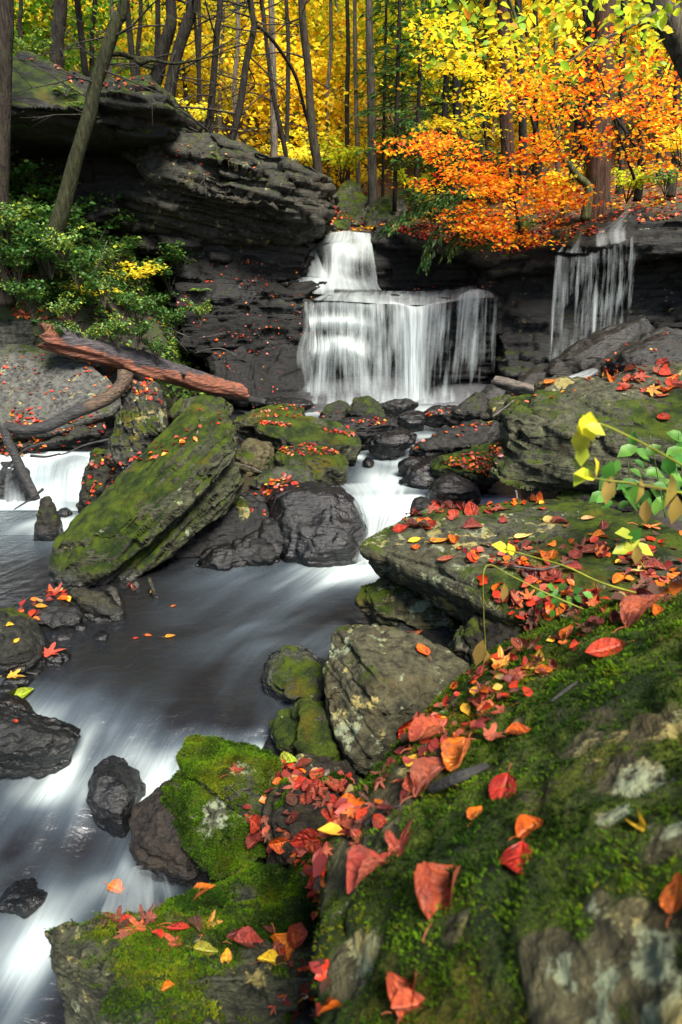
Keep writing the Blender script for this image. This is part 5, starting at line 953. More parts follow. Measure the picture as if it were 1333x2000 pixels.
def twigs(e, P, n, lo, hi, ln, col=(.045, .04, .035), seed=0, droop=-.1, rad=.012):
    """bare side twigs up a trunk, one mesh"""
    r_ = random.Random(seed); mb = MB(); foot = e.location
    for i in range(n):
        f = r_.uniform(lo, hi)*(len(P)-1); j = min(int(f), len(P)-2); p = P[j].lerp(P[j+1], f-j); a = r_.uniform(0, 6.28); L = ln*r_.uniform(.4, 1.2)
        d = Vector((math.cos(a), math.sin(a)*.6, r_.uniform(-.25, .5)+droop)); q = [p]
        for s_ in range(4): d = d+Vector((r_.gauss(0, .16), r_.gauss(0, .16), r_.gauss(0, .13))); q.append(q[-1]+d.normalized()*L/4)
        tube(mb, q, [rad*L, rad*.8*L, rad*.6*L, rad*.4*L, rad*.15*L], 5, sub=2, cap=False)
        for w_ in range(3):
            b_ = q[r_.randint(1, 3)]; d2 = (d+Vector((r_.gauss(0, .8), r_.gauss(0, .8), r_.gauss(0, .5)))).normalized(); tube(mb, [b_, b_+d2*L*.2, b_+d2*L*.38+Vector((0, 0, r_.gauss(0, .05)))], [rad*.4*L, rad*.3*L, rad*.1*L], 4, cap=False)
    o = mb.build('twigs', BARK, e, off=foot); o.color = (*col, 1); o['kind'] = 'stuff'
def sprays(mb, pts, n, size, pal, flat=.25, fine=True, tilt=.45):
    """pts: (centre, radius); n leaves in each flat spray"""
    for c, r_ in pts:
        o_ = rng.normal(0, .5, (n, 3))*np.array([r_, r_, r_*flat]); leaves(mb, np.array(c)+o_, size*rng.uniform(.65, 1.3, n), pick(pal, n), tilt, fine)
DK = (.02, .017, .015); BR = (.032, .026, .02); PA = (.12, .105, .085); RB = (.06, .032, .022)
tree('thick dark trunk at the very edge beside the cliff top', [(-2, 520), (0, 400), (2, 300), (5, 200), (8, 100), (10, -10)], 11.2, 34, 29, BR, None, 5)
e, P = tree('straight dark trunk standing on the mossy cliff top', [(112, 140), (114, 60), (120, -10)], 17, 27, 24, DK, 'n', 5); twigs(e, P, 8, .2, .7, 1.4, seed=1)
T3Y = 11.15; T3D = .4
e, P = tree('leaning mossy trunk with a bare limb growing across the cliff', [(92, 500), (114, 432), (128, 385), (152, 300), (175, 225), (188, 165), (210, 95), (230, 35), (244, -10)], T3Y, 31, 21, (.026, .028, .013), None, 4, T3D,
            [[(203, 108, 11.85, 9), (235, 106, 11.9, 8), (268, 114, 11.9, 8), (300, 117, 11.9, 6), (338, 124, 11.9, 5), (380, 118, 11.9, 4), (450, 100, 11.9, 2)], [(266, 116, 11.9, 10), (274, 123, 11.8, 10), (290, 118, 11.8, 8), (310, 118, 11.8, 5)], [(222, 60, 12, 8), (232, 45, 11.7, 7), (236, 20, 11.5, 6)]], sink=.3); twigs(e, P, 10, .35, .75, 1.5, seed=2)
e, P = tree('curved dark trunk first of the clump on the ledge', [(298, 185), (310, 140), (320, 95), (335, 40), (333, -10)], 14.6, 26, 21, DK, None, 4); twigs(e, P, 12, .1, .7, 1.8, seed=3)
e, P = tree('curved dark trunk second of the clump beside a thin one', [(330, 205), (338, 150), (350, 95), (368, 40), (378, -10)], 14.4, 24, 20, DK, None, 4); twigs(e, P, 12, .1, .7, 1.8, seed=4)
tree('thin dark trunk behind the clump on the ledge', [(306, 150), (308, 80), (308, -10)], 15.5, 11, 10, DK, None, 4)
e, P = tree('slim dark trunk with a low fork on the grey ledge', [(408, 300), (412, 230), (418, 150), (425, 60), (431, -10)], 14.3, 14, 12, DK, None, 4, 0, [[(386, 262, 14.2, 7), (398, 245, 14.25, 6), (412, 220, 14.3, 5)]]); twigs(e, P, 16, .1, .7, 1.7, seed=5)
e, P = tree('slim bent trunk leaning over the grey ledge', [(450, 295), (462, 240), (472, 190), (482, 120), (497, 50), (488, -10)], 14.4, 15, 12, DK, None, 4, 0, [[(497, 50, 14.4, 8), (515, 60, 14.6, 7), (545, 95, 14.9, 7), (578, 150, 15.3, 7), (598, 225, 15.6, 6), (610, 262, 15.8, 5)]]); twigs(e, P, 16, .1, .7, 1.8, seed=6)
e, P = tree('brown trunk with smooth bark nearest the tip of the grey ledge', [(622, 330), (612, 270), (606, 200), (603, 140), (594, 60), (589, -10)], 15.2, 17, 14, BR, None, 4); twigs(e, P, 6, .3, .7, 1.6, seed=7)
e, P = tree('thin dark trunk crossing behind the bent trunk', [(560, 312), (548, 250), (535, 190), (524, 110), (514, 20), (510, -10)], 16.5, 9, 8, DK, None, 4); twigs(e, P, 10, .2, .7, 1.6, seed=8)
tree('pale straight trunk behind the thin dark one', [(536, 318), (535, 220), (533, 100), (530, -10)], 19, 14, 12, PA, 'g', 5)
tree('tall grey trunk in the middle of the wood above the upper fall', [(729, 400), (727, 300), (725, 180), (722, 60), (721, -10)], 20, 18, 14, (.12, .105, .085), 'y', 6)
tree('slender pale trunk beside the tall grey trunk', [(701, 370), (698, 260), (695, 150), (693, -10)], 22, 9, 8, PA, 'l', 6)
tree('dark straight trunk among the yellow trees on the bank', [(895, 330), (893, 220), (890, 90), (888, -10)], 20, 17, 15, DK, 'l', 5)
tree('stout trunk half hidden by yellow leaves on the bank', [(992, 330), (990, 240), (987, 120), (984, -10)], 18, 26, 23, RB, 'g', 5)
tree('narrow dark trunk close to the stout trunk', [(1022, 330), (1020, 200), (1016, 90), (1013, -10)], 18.5, 16, 14, DK, 'o', 5)
e, P = tree('broad reddish brown trunk flaring at its foot above the thin strands', [(1166, 395), (1168, 370), (1170, 300), (1174, 200), (1178, 90), (1184, -10)], 15.5, 50, 37, RB, None, 5, rough=.1)
tree('dark forked trunk on the bank beyond the broad reddish trunk', [(1252, 335), (1254, 250), (1256, 150), (1258, 60), (1262, -10)], 16, 14, 10, DK, None, 4, 0, [[(1254, 270, 16, 7), (1275, 220, 15.8, 6), (1300, 160, 15.7, 5), (1320, 100, 15.6, 4)], [(1253, 300, 16, 8), (1225, 260, 16, 6), (1200, 225, 16.1, 5)]])
tree('slanting bare pole leaning between the bank trees', [(1134, 250), (1100, 205), (1072, 165), (1050, 130)], 15.8, 10, 7, DK, None, 2)
tree('thin leaning trunk under the yellow leaves on the bank', [(1056, 295), (1042, 240), (1028, 190), (1016, 150)], 15.5, 8, 6, DK, None, 2)
e, P = tree('thick lichen barked trunk slanting out of the upper corner', [(1420, 260), (1375, 170), (1333, 90), (1300, 30), (1276, -20)], 7.0, 52, 46, (.08, .068, .05), None, 3, 0, [[(1300, 12, 7, 10), (1262, 35, 6.8, 7), (1215, 60, 6.6, 6), (1160, 85, 6.4, 5), (1115, 118, 6.2, 4), (1075, 128, 6.1, 3)]])
CORNER = e
tree('slim trunk at the edge of the bank behind orange leaves', [(1318, 330), (1322, 200), (1326, 60), (1328, -10)], 17, 14, 12, BR, 'o', 5)
tree('slim grey trunk behind the broad reddish trunk', [(1212, 350), (1214, 200), (1218, 60), (1220, -10)], 18.5, 13, 11, BR, 'o', 5)
tree('mossy curved trunk low on the bank beside the broad reddish trunk', [(1150, 370), (1130, 345), (1112, 320), (1098, 300)], 15.2, 16, 8, (.07, .075, .03), None, 1)
for i, (x, yb, Y, w_, c_) in enumerate([(560, 300, 21, 9, 0), (642, 330, 23, 8, 1), (662, 340, 26, 7, 1), (680, 345, 22, 9, 0), (915, 350, 23, 12, 0), (955, 350, 25, 10, 1), (1045, 340, 21, 11, 0), (1090, 340, 23, 10, 1), (1145, 340, 22, 9, 0), (1288, 330, 20, 11, 0), (40, 140, 20, 9, 0), (180, 160, 22, 10, 0), (216, 160, 20, 8, 1), (272, 160, 23, 9, 0), (462, 280, 22, 9, 1), (478, 290, 26, 8, 1), (390, 250, 22, 9, 0), (430, 270, 25, 8, 1)]):
    k_ = ('dark', 'pale')[c_]; q_ = random.Random(i); tree(f'slim {k_} trunk rising deep in the wood beyond the falls', [(x, yb), (x+q_.uniform(-4, 4), yb*.6), (x+q_.uniform(-7, 7), yb*.3), (x+q_.uniform(-8, 8), -15)], Y, w_, w_*.85, (DK, PA)[c_], None, 5, group=f'slim {k_} trunks deep in the wood')
# conifers
def conifer(label, x, yb, Y, w, h, lo, rad, seed, group=None, dens=1., pal=None):
    r_ = random.Random(seed); foot = at(x, yb, Y); e = empty('conifer', foot, label, 'conifer', group); k = (foot.y*CP-foot.z*SP)/F/2
    mb = MB(); tube(mb, [foot+Vector((0, 0, -.5)), foot+Vector((0, 0, h*.5)), foot+Vector((.05, 0, h))], [w*k*1.1, w*k*.8, w*k*.2], 10, seed, .15, sub=6); o = mb.build('trunk', BARK, e, off=foot); o.color = (*DK, 1)
    mb, ml = MB(), MB(); pal = pal or [((.04, .11, .03), 3), ((.075, .16, .035), 2), ((.15, .22, .04), 1.2)]
    z = lo
    while z < h-.3:
        L = rad*(1-.75*(z-lo)/(h-lo))*r_.uniform(.6, 1.15); a = r_.uniform(0, 6.28)
        d = Vector((math.cos(a), math.sin(a), r_.uniform(-.12, .12))); p = foot+Vector((0, 0, z)); q = [p+d*L*s_+Vector((0, 0, -.22*L*s_*s_)) for s_ in (0, .35, .7, 1.)]
        tube(mb, q, [.014*L+.004, .011*L, .007*L, .002], 4, cap=False)
        n = int(17*L*dens); s_ = np.array([r_.uniform(.2, 1.) for _ in range(n)]); qq = np.array([list(v) for v in q]); xs = np.stack([np.interp(s_, (0, .35, .7, 1.), qq[:, i]) for i in range(3)], 1)
        sd = np.array([-d.y, d.x, 0]); off = rng.uniform(-1, 1, n); xs += sd[None]*(off*.36*L*(1.1-s_))[:, None]; xs[:, 2] -= .08*np.abs(off)*L+rng.uniform(0, .06, n)
        th = np.array([d.x, d.y, 0])[None]+sd[None]*off[:, None]*1.1+rng.normal(0, .25, (n, 3)); th[:, 2] -= .15; th /= np.linalg.norm(th, axis=1)[:, None]
        nn = np.array([[0, 0, 1.]])+rng.normal(0, .25, (n, 3)); nn -= th*(nn*th).sum(1)[:, None]; nn /= np.linalg.norm(nn, axis=1)[:, None]
        leaves(ml, xs, rng.uniform(.16, .30, n), pick(pal, n, .3), fr=(th, np.cross(th, nn), nn), w=.13)
        z += r_.uniform(.05, .13)
    o = mb.build('limbs', BARK, e, off=foot); o.color = (*DK, 1); o['kind'] = 'stuff'; ml.build('foliage', GREEN, e, off=foot); return e
conifer('slender dark hemlock in front of the yellow trees above the upper fall', 772, 372, 18.5, 8, 8.5, 1.0, 1.15, 11)
conifer('slender dark hemlock just beyond the first one towards the bank', 812, 385, 19, 8, 8.0, .8, 1.25, 12)
conifer('pale stemmed hemlock nearest the tall grey trunk', 748, 372, 21, 6, 9.0, 1.2, 1.2, 13)
conifer('bushy hemlock behind the dark straight trunk', 862, 372, 21, 12, 9.5, .6, 1.8, 14)
conifer('large dark hemlock crowding the stout trunk', 930, 380, 22, 14, 10, .8, 2.2, 15)
conifer('small hemlock at the edge of the bank above the undercut wall', 850, 425, 16.8, 5, 2.0, .15, 1.0, 16, dens=1.6)
conifer('hemlock with bare lower stem behind the cliff top', 165, 120, 18, 12, 7, 2.2, 1.9, 17)
conifer('hemlock behind the leaning mossy trunk', 262, 150, 17, 12, 7.5, 2.2, 2.0, 18)
conifer('thin hemlock behind the clump of trunks', 395, 250, 18, 7, 8, 2.8, 1.5, 19)
conifer('tall hemlock behind the reddish trunk', 1120, 330, 20, 14, 9, 1.5, 1.9, 20)
# woodland beyond
kinds = {}; r_ = random.Random(5); spots = []
for i in range(900):
    y = r_.uniform(23, 50); x = r_.uniform(-.62, .62)*y*1.05
    if all(math.hypot(x-a, y-b) > 2.5+.03*y for a, b in spots): spots.append((x, y))
spots = spots[:88]; TT = {}
for i, (x, y) in enumerate(sorted(spots, key=lambda s: s[1])):
    u = x/y
    k = r_.choice('nlnly' if u < -.36 else 'yygyygl' if u < .06 else 'lylynyg' if u < .28 else 'ogygoyl'); sh = r_.randrange(2)
    if (k, sh) not in TT:
        e = empty('tree', (0, 0, 0), 'x', 'tree'); mb = MB(); H = 7.5
        tube(mb, [(0, 0, -.6), (.05, 0, 2), (.15*sh, .1, 5), (.1, .05, 9.5)], [.15, .125, .09, .03], 9, sh, .15, sub=5); o = mb.build('trunk', BARK, e); o.color = (*((PA, BR)[sh]), 1)
        mb = MB()
        for j in range(9):
            a = j*2.4; z = 2.2+j*.75; tube(mb, [(0, 0, z), (math.cos(a)*.8, math.sin(a)*.8, z+.7), (math.cos(a)*2.0, math.sin(a)*2.0, z+1.2)], [.045, .03, .008], 5, sub=2, cap=False)
        o = mb.build('limbs', BARK, e); o.color = (*((PA, BR)[sh]), 1); o['kind'] = 'stuff'
        c_ = ob('crown', CRN[k][sh % len(CRN[k])], e); c_.location = (0, 0, 4.6); TT[k, sh] = e; root = e
    else:
        src = TT[k, sh]; root = src.copy(); COL.objects.link(root)
        for ch in src.children: c_ = ch.copy(); COL.objects.link(c_); c_.parent = root
    root.location = (x, y, gz1(x, y)); root.rotation_euler = (0, 0, r_.uniform(0, 6.28)); s_ = r_.uniform(.6, 1.0); root.scale = (s_, s_, s_*r_.uniform(.9, 1.25))
    t_ = ('pale', 'brown')[sh]; tag(root, f'{PN[k]} leaved woodland tree with a {t_} trunk beyond the falls', 'tree', f'{PN[k]} woodland trees with {t_} trunks')
n = 42000; fx = rng.uniform(-40, 40, n); fy = rng.uniform(47, 62, n); fz = ground_z(fx, fy)+rng.uniform(0, 1, n)**1.2*11*(1+.25*vn(np.stack([fx*.3, fy*.3, fx*0], 1), 9))
u = fx/fy; cl = pick(YEL, n); gcl = pick(LIM, n); ng = pick(GRN, n); og = pick(GLD, n); q = vn(np.stack([fx*.25, fy*.1, fz*.2], 1), 8)
cl = np.where((u < -.3)[:, None] & (q > -.3)[:, None], gcl, cl); cl = np.where((u < -.33)[:, None] & (q > .25)[:, None], ng, cl); cl = np.where((u > .2)[:, None] & (q > 0)[:, None], og, cl); cl = np.where((u > .1)[:, None] & (q < -.35)[:, None], gcl, cl)
mb = MB(); leaves(mb, np.stack([fx, fy, fz], 1), rng.uniform(.35, .7, n), cl, .7); tag(mb.build('distant_woods', FOLI), kind='stuff')
# shrubs of the wood floor above the falls
SH = {}
def shrub_mesh(pal, n, size, r, h, seed, fine=True):
    global rng; keep_, rng = rng, np.random.default_rng(seed); q = random.Random(seed); ms, ml = MB(), MB()
    for i in range(int(7+n/120)):
        a = q.uniform(0, 6.28); R_ = r*q.uniform(.3, 1); H = h*q.uniform(.5, 1); e_ = Vector((math.cos(a)*R_, math.sin(a)*R_, H))
        tube(ms, [(0, 0, -.1), e_*.5+Vector((0, 0, H*.15)), e_], [.012*h+.004, .008*h+.002, .002], 5, sub=3, cap=False)
        for s_ in np.linspace(.4, 1.0, 5):
            c = e_*s_+Vector((q.gauss(0, .1*r), q.gauss(0, .1*r), .12*h*math.sin(s_*3))); sprays(ml, [(c, r*.24)], max(3, int(n/(5*(7+n/120)))), size, pal, .3, fine, .5)
    rng = keep_; return ms.build('stem_mesh', BARK, link=False), ml.build('foliage_mesh', GREEN if pal in (FG, FG2) else FOLI, link=False)
FG = [((.036, .10, .02), 4), ((.056, .135, .025), 3), ((.13, .19, .027), 1)]; FG2 = [((.09, .19, .05), 3), ((.18, .28, .05), 2), ((.38, .42, .04), 1)]
for k_, a_ in {'fg': (FG, 680, .075, .55, .55, 1), 'fh': (FG2, 560, .07, .5, .6, 2), 'ye': (YEL, 420, .10, .75, .5, 3), 'or': (ORG, 500, .12, .9, 1.2, 4), 'gl': (GLD, 420, .12, .8, 1.0, 5), 'li': (LIM, 420, .12, .8, 1.0, 6)}.items(): SH[k_] = shrub_mesh(*a_)
def shrub(kind, loc, s, label, group=None, name='shrub', cat='shrub', z=1.):
    e = empty(name, loc, label, cat, group); e.scale = (s, s, s*z); e.rotation_euler = (0, 0, random.uniform(0, 6.28))
    st_ = ob('stem', SH[kind][0], e); st_.color = (.06, .05, .035, 1); ob('foliage', SH[kind][1], e); return e
def hp(x, y, Y=None):
    h = HITS.get((x, y)); return h[0] if h else at(x, y, Y or 12.5)
BANK = [(25, 330, 1.1, 'fg'), (70, 345, .9, 'fh'), (20, 400, 1.1, 'fg'), (75, 420, 1.1, 'fg'), (150, 455, 1.0, 'fg'), (30, 470, 1.1, 'fh'), (100, 490, 1.1, 'fg'), (180, 490, 1.0, 'fg'), (245, 480, .95, 'fg'), (300, 505, .9, 'fh'), (350, 530, .8, 'fg'), (40, 540, 1.0, 'fg'), (120, 555, .9, 'fg'), (185, 545, .8, 'fh'), (330, 560, .8, 'fg'), (20, 595, .8, 'fh'), (110, 610, .75, 'fg'), (180, 615, .7, 'fg'), (250, 615, .65, 'fh'), (310, 610, .6, 'fg'), (225, 520, .8, 'fg'), (275, 560, .7, 'fg')]
for i, (x, y, s, k) in enumerate(BANK):
    w_ = {'fg': 'deep green', 'fh': 'light green'}[k]; shrub(k, hp(x, y), s*1.25, f'{w_} leafy shrub growing on the bank below the overhanging cliff', f'{w_} shrubs on the cliff bank')
for x, y, Y, s, k in [(70, 470, 10.95, .8, 'fg'), (125, 480, 10.95, .75, 'fh'), (95, 500, 10.9, .8, 'fg'), (30, 520, 10.9, .8, 'fg'), (10, 450, 11, .9, 'fh'), (150, 520, 10.9, .7, 'fg'), (200, 560, 10.95, .7, 'fg'), (60, 580, 10.7, .7, 'fg'), (130, 600, 10.8, .6, 'fh'), (270, 600, 11.1, .65, 'fg'), (340, 620, 11.5, .6, 'fg'), (390, 600, 12, .5, 'fh'), (265, 645, 10.95, .6, 'fg'), (228, 640, 10.85, .6, 'fh'), (305, 672, 11.2, .5, 'fg'), (115, 640, 10.6, .5, 'fg'), (170, 650, 10.8, .55, 'fh')]:
    w_ = {'fg': 'deep green', 'fh': 'light green'}[k]; p_ = at(x, y, Y); p_.z = max(p_.z-.25, gz1(p_.x, p_.y)-.02); shrub(k, p_, s, f'{w_} leafy shrub growing on the bank below the overhanging cliff', f'{w_} shrubs on the cliff bank', z=1.3)
shrub('ye', hp(250, 560), .95, 'yellow leaved shrub spreading over the green bank plants', z=.9); shrub('ye', hp(180, 590), .6, 'small yellow shrub just above the fallen log')
shrub('ye', hp(60, 330), .6, 'sparse golden shrub under the cliff overhang beside the leaning trunk')
for i, (x, y, Y, s, k, l) in enumerate([(668, 330, 21, 1.1, 'li', 'lime shrub behind the upright mossy boulder'), (800, 360, 21, .8, 'li', 'lime shrub at the feet of the slender hemlocks'), (835, 390, 18, .7, 'gl', 'golden shrub at the edge of the wood beside the small hemlock'), (700, 345, 24, 1.2, 'ye', 'yellow shrub behind the boulders of the upper fall'), (620, 320, 22, 1.2, 'li', 'lime shrub behind the tip of the grey ledge'),
                                   (1100, 380, 16, .9, 'gl', 'golden shrub beside the foot of the broad reddish trunk'), (1225, 365, 15.5, .7, 'li', 'lime shrub on the bank beyond the reddish trunk'), (1300, 350, 14.5, .8, 'fh', 'green shrub at the top of the cliff edge'), (900, 430, 15.6, .8, 'fg', 'dark green shrub hanging on the bank edge under the saplings'), (1020, 440, 14.8, .7, 'fh', 'green shrub under the orange sapling'),
                                   (1330, 300, 15, .9, 'gl', 'golden shrub high on the bank at the edge'), (570, 300, 20, 1.1, 'ye', 'yellow shrub behind the grey ledge'), (370, 225, 17, 1.1, 'ye', 'yellow shrub between the trunks on the ledge'), (60, 100, 16, .9, 'fh', 'green shrub growing on the cliff top')]):
    shrub(k, at(x, y+25, Y), s, l)
# saplings with sprays of colour
def sapling(label, stems, spr, n, size, pal, col=DK, name='sapling', rad=.45, cat='sapling'):
    foot = at(*stems[0][0][:3]); e = empty(name, foot, label, cat)
    for s_ in stems:
        mb = MB(); Q = [at(*q[:3]) for q in s_]; tube(mb, Q, [q[3]*(p.y*CP-p.z*SP)/F/2 for q, p in zip(s_, Q)], 7, 1, .1, sub=5); o = mb.build('stem' if s_ is stems[0] else 'branch', BARK, e, off=foot); o.color = (*col, 1)
    mb = MB(); pts = []
    for x, y, Y, rx in spr:
        for j in range(4): pts.append((at(x+random.gauss(0, rx*.5), y+random.gauss(0, rx*.28), Y+random.gauss(0, .35)), rad*rx/60))
    sprays(mb, pts, n, size, pal, .22, True, .5); mb.build('foliage', FOLI, e, off=foot); return e
ORS = []
r_ = random.Random(9)
for cx, cy, sx, sy, k in [(900, 300, 70, 25, 8), (930, 350, 75, 30, 11), (1000, 380, 75, 35, 12), (1050, 330, 60, 40, 8), (960, 420, 55, 25, 8), (990, 460, 40, 20, 6), (1080, 400, 50, 30, 7), (830, 275, 45, 14, 4), (925, 445, 18, 14, 3), (1090, 260, 50, 30, 5)]:
    for _ in range(k): ORS.append((r_.gauss(cx, sx*.6), r_.gauss(cy, sy*.6), r_.gauss(13.6, .5), 40))
sapling('bright orange beech sapling leaning from the bank over the falls', [[(1024, 480, 13.9, 7), (1010, 420, 13.8, 6), (1000, 350, 13.7, 5), (985, 270, 13.6, 3), (978, 230, 13.6, 2)], [(1010, 420, 13.8, 4), (950, 360, 13.6, 3), (880, 300, 13.5, 2), (800, 268, 13.5, 1)], [(1004, 370, 13.7, 4), (1050, 310, 13.6, 3), (1100, 260, 13.5, 2)], [(1015, 440, 13.8, 4), (970, 420, 13.5, 3), (920, 440, 13.3, 1.5)]], ORS, 15, .092, [((.80, .25, .012), 4), ((.70, .11, .012), 2.5), ((.90, .50, .02), 3), ((.55, .05, .012), 1)])
RDS = []
for cx, cy, sx, sy, k in [(1100, 160, 80, 40, 9), (1210, 200, 70, 50, 10), (1290, 130, 50, 50, 8), (1290, 230, 45, 40, 7), (1130, 90, 60, 35, 5), (1040, 200, 45, 40, 6), (1180, 290, 60, 30, 6), (1290, 300, 50, 25, 5)]:
    for _ in range(k): RDS.append((r_.gauss(cx, sx*.6), r_.gauss(cy, sy*.6), r_.gauss(12.8, .6), 46))
sapling('orange red leaved sapling spreading in front of the broad reddish trunk', [[(1240, 350, 13.4, 6), (1215, 280, 13.2, 5), (1190, 200, 13, 4), (1160, 110, 12.8, 2)], [(1215, 280, 13.2, 4), (1270, 200, 13, 3), (1310, 110, 12.8, 2)], [(1200, 230, 13, 3), (1120, 170, 12.8, 2), (1040, 150, 12.7, 1)]], RDS, 12, .092, [((.86, .27, .012), 4), ((.72, .11, .012), 3), ((.92, .52, .02), 3), ((.5, .5, .03), 1)])
YLS = []
for cx, cy, sx, sy, k in [(900, 120, 50, 60, 8), (870, 60, 40, 40, 6), (1000, 110, 70, 50, 9), (940, 200, 60, 40, 7), (880, 240, 40, 25, 4)]:
    for _ in range(k): YLS.append((r_.gauss(cx, sx*.6), r_.gauss(cy, sy*.6), r_.gauss(15.5, .7), 46))
sapling('lemon yellow sapling behind the orange beech', [[(960, 400, 15.8, 6), (950, 280, 15.7, 5), (935, 150, 15.6, 4), (920, 20, 15.5, 3)], [(950, 270, 15.7, 3), (900, 220, 15.5, 2), (865, 200, 15.4, 1)], [(940, 200, 15.6, 3), (1000, 130, 15.5, 2), (1050, 90, 15.4, 1)]], YLS, 14, .105, [((.85, .62, .02), 4), ((.62, .62, .03), 2), ((.85, .42, .02), 1)])
# the near branch of the corner tree, leafed in yellow green
mb = MB(); pts = []
for cx, cy, sx, sy, k in [(900, 40, 45, 45, 7), (960, 60, 50, 45, 7), (1040, 50, 60, 40, 9), (1120, 40, 60, 35, 9), (1200, 30, 60, 30, 8), (1280, 60, 40, 40, 6), (1100, 130, 40, 25, 4), (880, 110, 30, 25, 2), (1250, 130, 40, 25, 3)]:
    for _ in range(k): pts.append((at(r_.gauss(cx, sx*.6), r_.gauss(cy, sy*.6), r_.gauss(5.8, .5)), .2))
sprays(mb, pts, 7, .08, [((.55, .60, .03), 4), ((.75, .60, .03), 2.5), ((.30, .46, .03), 3), ((.8, .3, .02), .6)], .5, True, .8); mb.build('foliage', FOLI, CORNER, off=CORNER.location)
# drooping hemlock boughs over the undercut wall
def bough(label, line, n, seed):
    P = [at(*q) for q in line]; foot = P[0]; e = empty('hemlock_branch', foot, label, 'branch'); mb, ml = MB(), MB(); tube(mb, P, np.linspace(.022, .005, len(P)), 6, seed, .1, sub=5); o = mb.build('stem', BARK, e, off=foot); o.color = (*DK, 1)
    qq = cr([list(p) for p in P], 60); i = rng.integers(6, 60, n); t = np.gradient(qq, axis=0); t /= np.linalg.norm(t, axis=1)[:, None]; sd = np.cross(t, [0, 0, 1.])
    off = rng.uniform(-1, 1, n); xs = qq[i]+sd[i]*(off*.38)[:, None]; xs[:, 2] -= .22*np.abs(off)**1.5+rng.uniform(0, .05, n)
    th = t[i]*.8+sd[i]*off[:, None]+rng.normal(0, .3, (n, 3)); th[:, 2] -= .3; th /= np.linalg.norm(th, axis=1)[:, None]; nn = np.array([[0, 0, 1.]])+rng.normal(0, .35, (n, 3)); nn -= th*(nn*th).sum(1)[:, None]; nn /= np.linalg.norm(nn, axis=1)[:, None]
    leaves(ml, xs, rng.uniform(.09, .17, n), pick([((.03, .085, .02), 3), ((.06, .13, .03), 2), ((.11, .18, .035), 1)], n, .3), fr=(th, np.cross(th, nn), nn), w=.16); ml.build('foliage', GREEN, e, off=foot)
bough('long hemlock bough drooping over the undercut wall', [(960, 390, 15.2), (900, 410, 14.8), (850, 450, 14.5), (825, 515, 14.3)], 420, 1)
bough('hemlock bough reaching across the top of the undercut wall', [(930, 370, 15.4), (860, 385, 15.0), (800, 410, 14.7), (750, 440, 14.5)], 420, 2)
bough('short hemlock bough above the undercut wall', [(970, 420, 15.0), (930, 430, 14.7), (890, 460, 14.5), (870, 490, 14.4)], 320, 3)
bough('upper hemlock bough under the orange sapling', [(960, 360, 15.6), (900, 365, 15.2), (850, 380, 15.0), (810, 375, 14.9)], 420, 4)
# ferns
def fern(x, y, s, label, group=None, p=None):
    p = p or hp(x, y); e = empty('fern', p, label, 'fern', group); ml = MB(); q = random.Random(int(x*7+y))
    for i in range(8):
        a = i*.785+q.uniform(-.3, .3); L = s*q.uniform(.7, 1.1); u = np.linspace(.12, 1, 16); d = np.array([math.cos(a), math.sin(a), 0]); c = d[None]*(u*L*.8)[:, None]+np.array([0, 0, 1.])[None]*(L*(.75*u-.72*u*u))[:, None]+np.array(p)
        sd = np.array([-d[1], d[0], 0]); w_ = L*.22*np.sin(np.pi*(u*.85+.12))
        for sg in (-1, 1):
            th = np.repeat((sd*sg+d*.35)[None], 16, 0)+np.array([0, 0, -.25]); th /= np.linalg.norm(th, axis=1)[:, None]; nn = np.repeat(np.array([[0, 0, 1.]]), 16, 0); nn -= th*(nn*th).sum(1)[:, None]; nn /= np.linalg.norm(nn, axis=1)[:, None]
            leaves(ml, c+th*(w_*.3)[:, None], w_, pick(FG2, 16, .2), fr=(th, np.cross(th, nn), nn), w=.16)
    return ml.build('frond', GREEN, e, off=p)
for i, (x, y, s, l) in enumerate([(140, 440, .5, 'fern on the bank beside the foot of the leaning trunk'), (60, 500, .5, 'fern among the shrubs low on the bank'), (210, 575, .45, 'fern beside the yellow shrub'), (130, 185, .4, 'fern on the mossy cliff top block'), (40, 260, .5, 'fern under the overhang at the edge'), (390, 570, .35, 'fern at the end of the bank beside the rock stair'), (150, 210, .35, 'fern hanging on the lip of the overhanging block'), (90, 560, .45, 'fern above the square dark block')]): fern(x, y, s, l)
mb = MB(); C = []
for i in range(19000):
    x, y = r_.uniform(-8.5, -2.6), r_.uniform(10.5, 14.2); C.append((x, y, r_.uniform(.02, .34)))
C = np.array(C); C[:, 2] += ground_z(C[:, 0], C[:, 1]); C = C[vn(C*1.3, 3) > -.4]
leaves(mb, C, rng.uniform(.05, .13, len(C)), pick(FG+FG2, len(C), .3), .5, True)
tag(mb.build('undergrowth', GREEN), kind='stuff')
# ------------------------------------------------------------------ dead wood
def logm(name, base, wood):
    m, nt, out = nmat(name); g = N(nt); P = g.n('TexCoord').outputs['Object']; a = g.attr('u'); b_ = g.attr('wood')
    s1 = g.noise(g.mapv(P, (3, 14, 14)), 2.2, 7, .65, .4); s2 = g.noise(P, 4, 5, .6)
    bk = g.mix(g.step(s1, .35, .65), tuple(.3*v for v in base), tuple(1.7*v for v in base)); wd = g.mix(g.step(s1, .3, .7), tuple(.18*v for v in wood), tuple(1.25*v for v in wood)); wd = g.mix(g.step(g.noise(g.mapv(P, (1.5, 20, 20)), 2, 4), .6, .7), wd, (.02, .012, .01))
    f = g.step(g.math('ADD', b_, g.math('MULTIPLY', g.math('SUBTRACT', s2, .5), .9)), .42, .58)
    p = g.pbsdf(Base_Color=g.mix(f, bk, wd), Roughness=.6, Normal=g.bump(s1, 1., .04)); nt.links.new(p.outputs[0], out.inputs[0]); return m
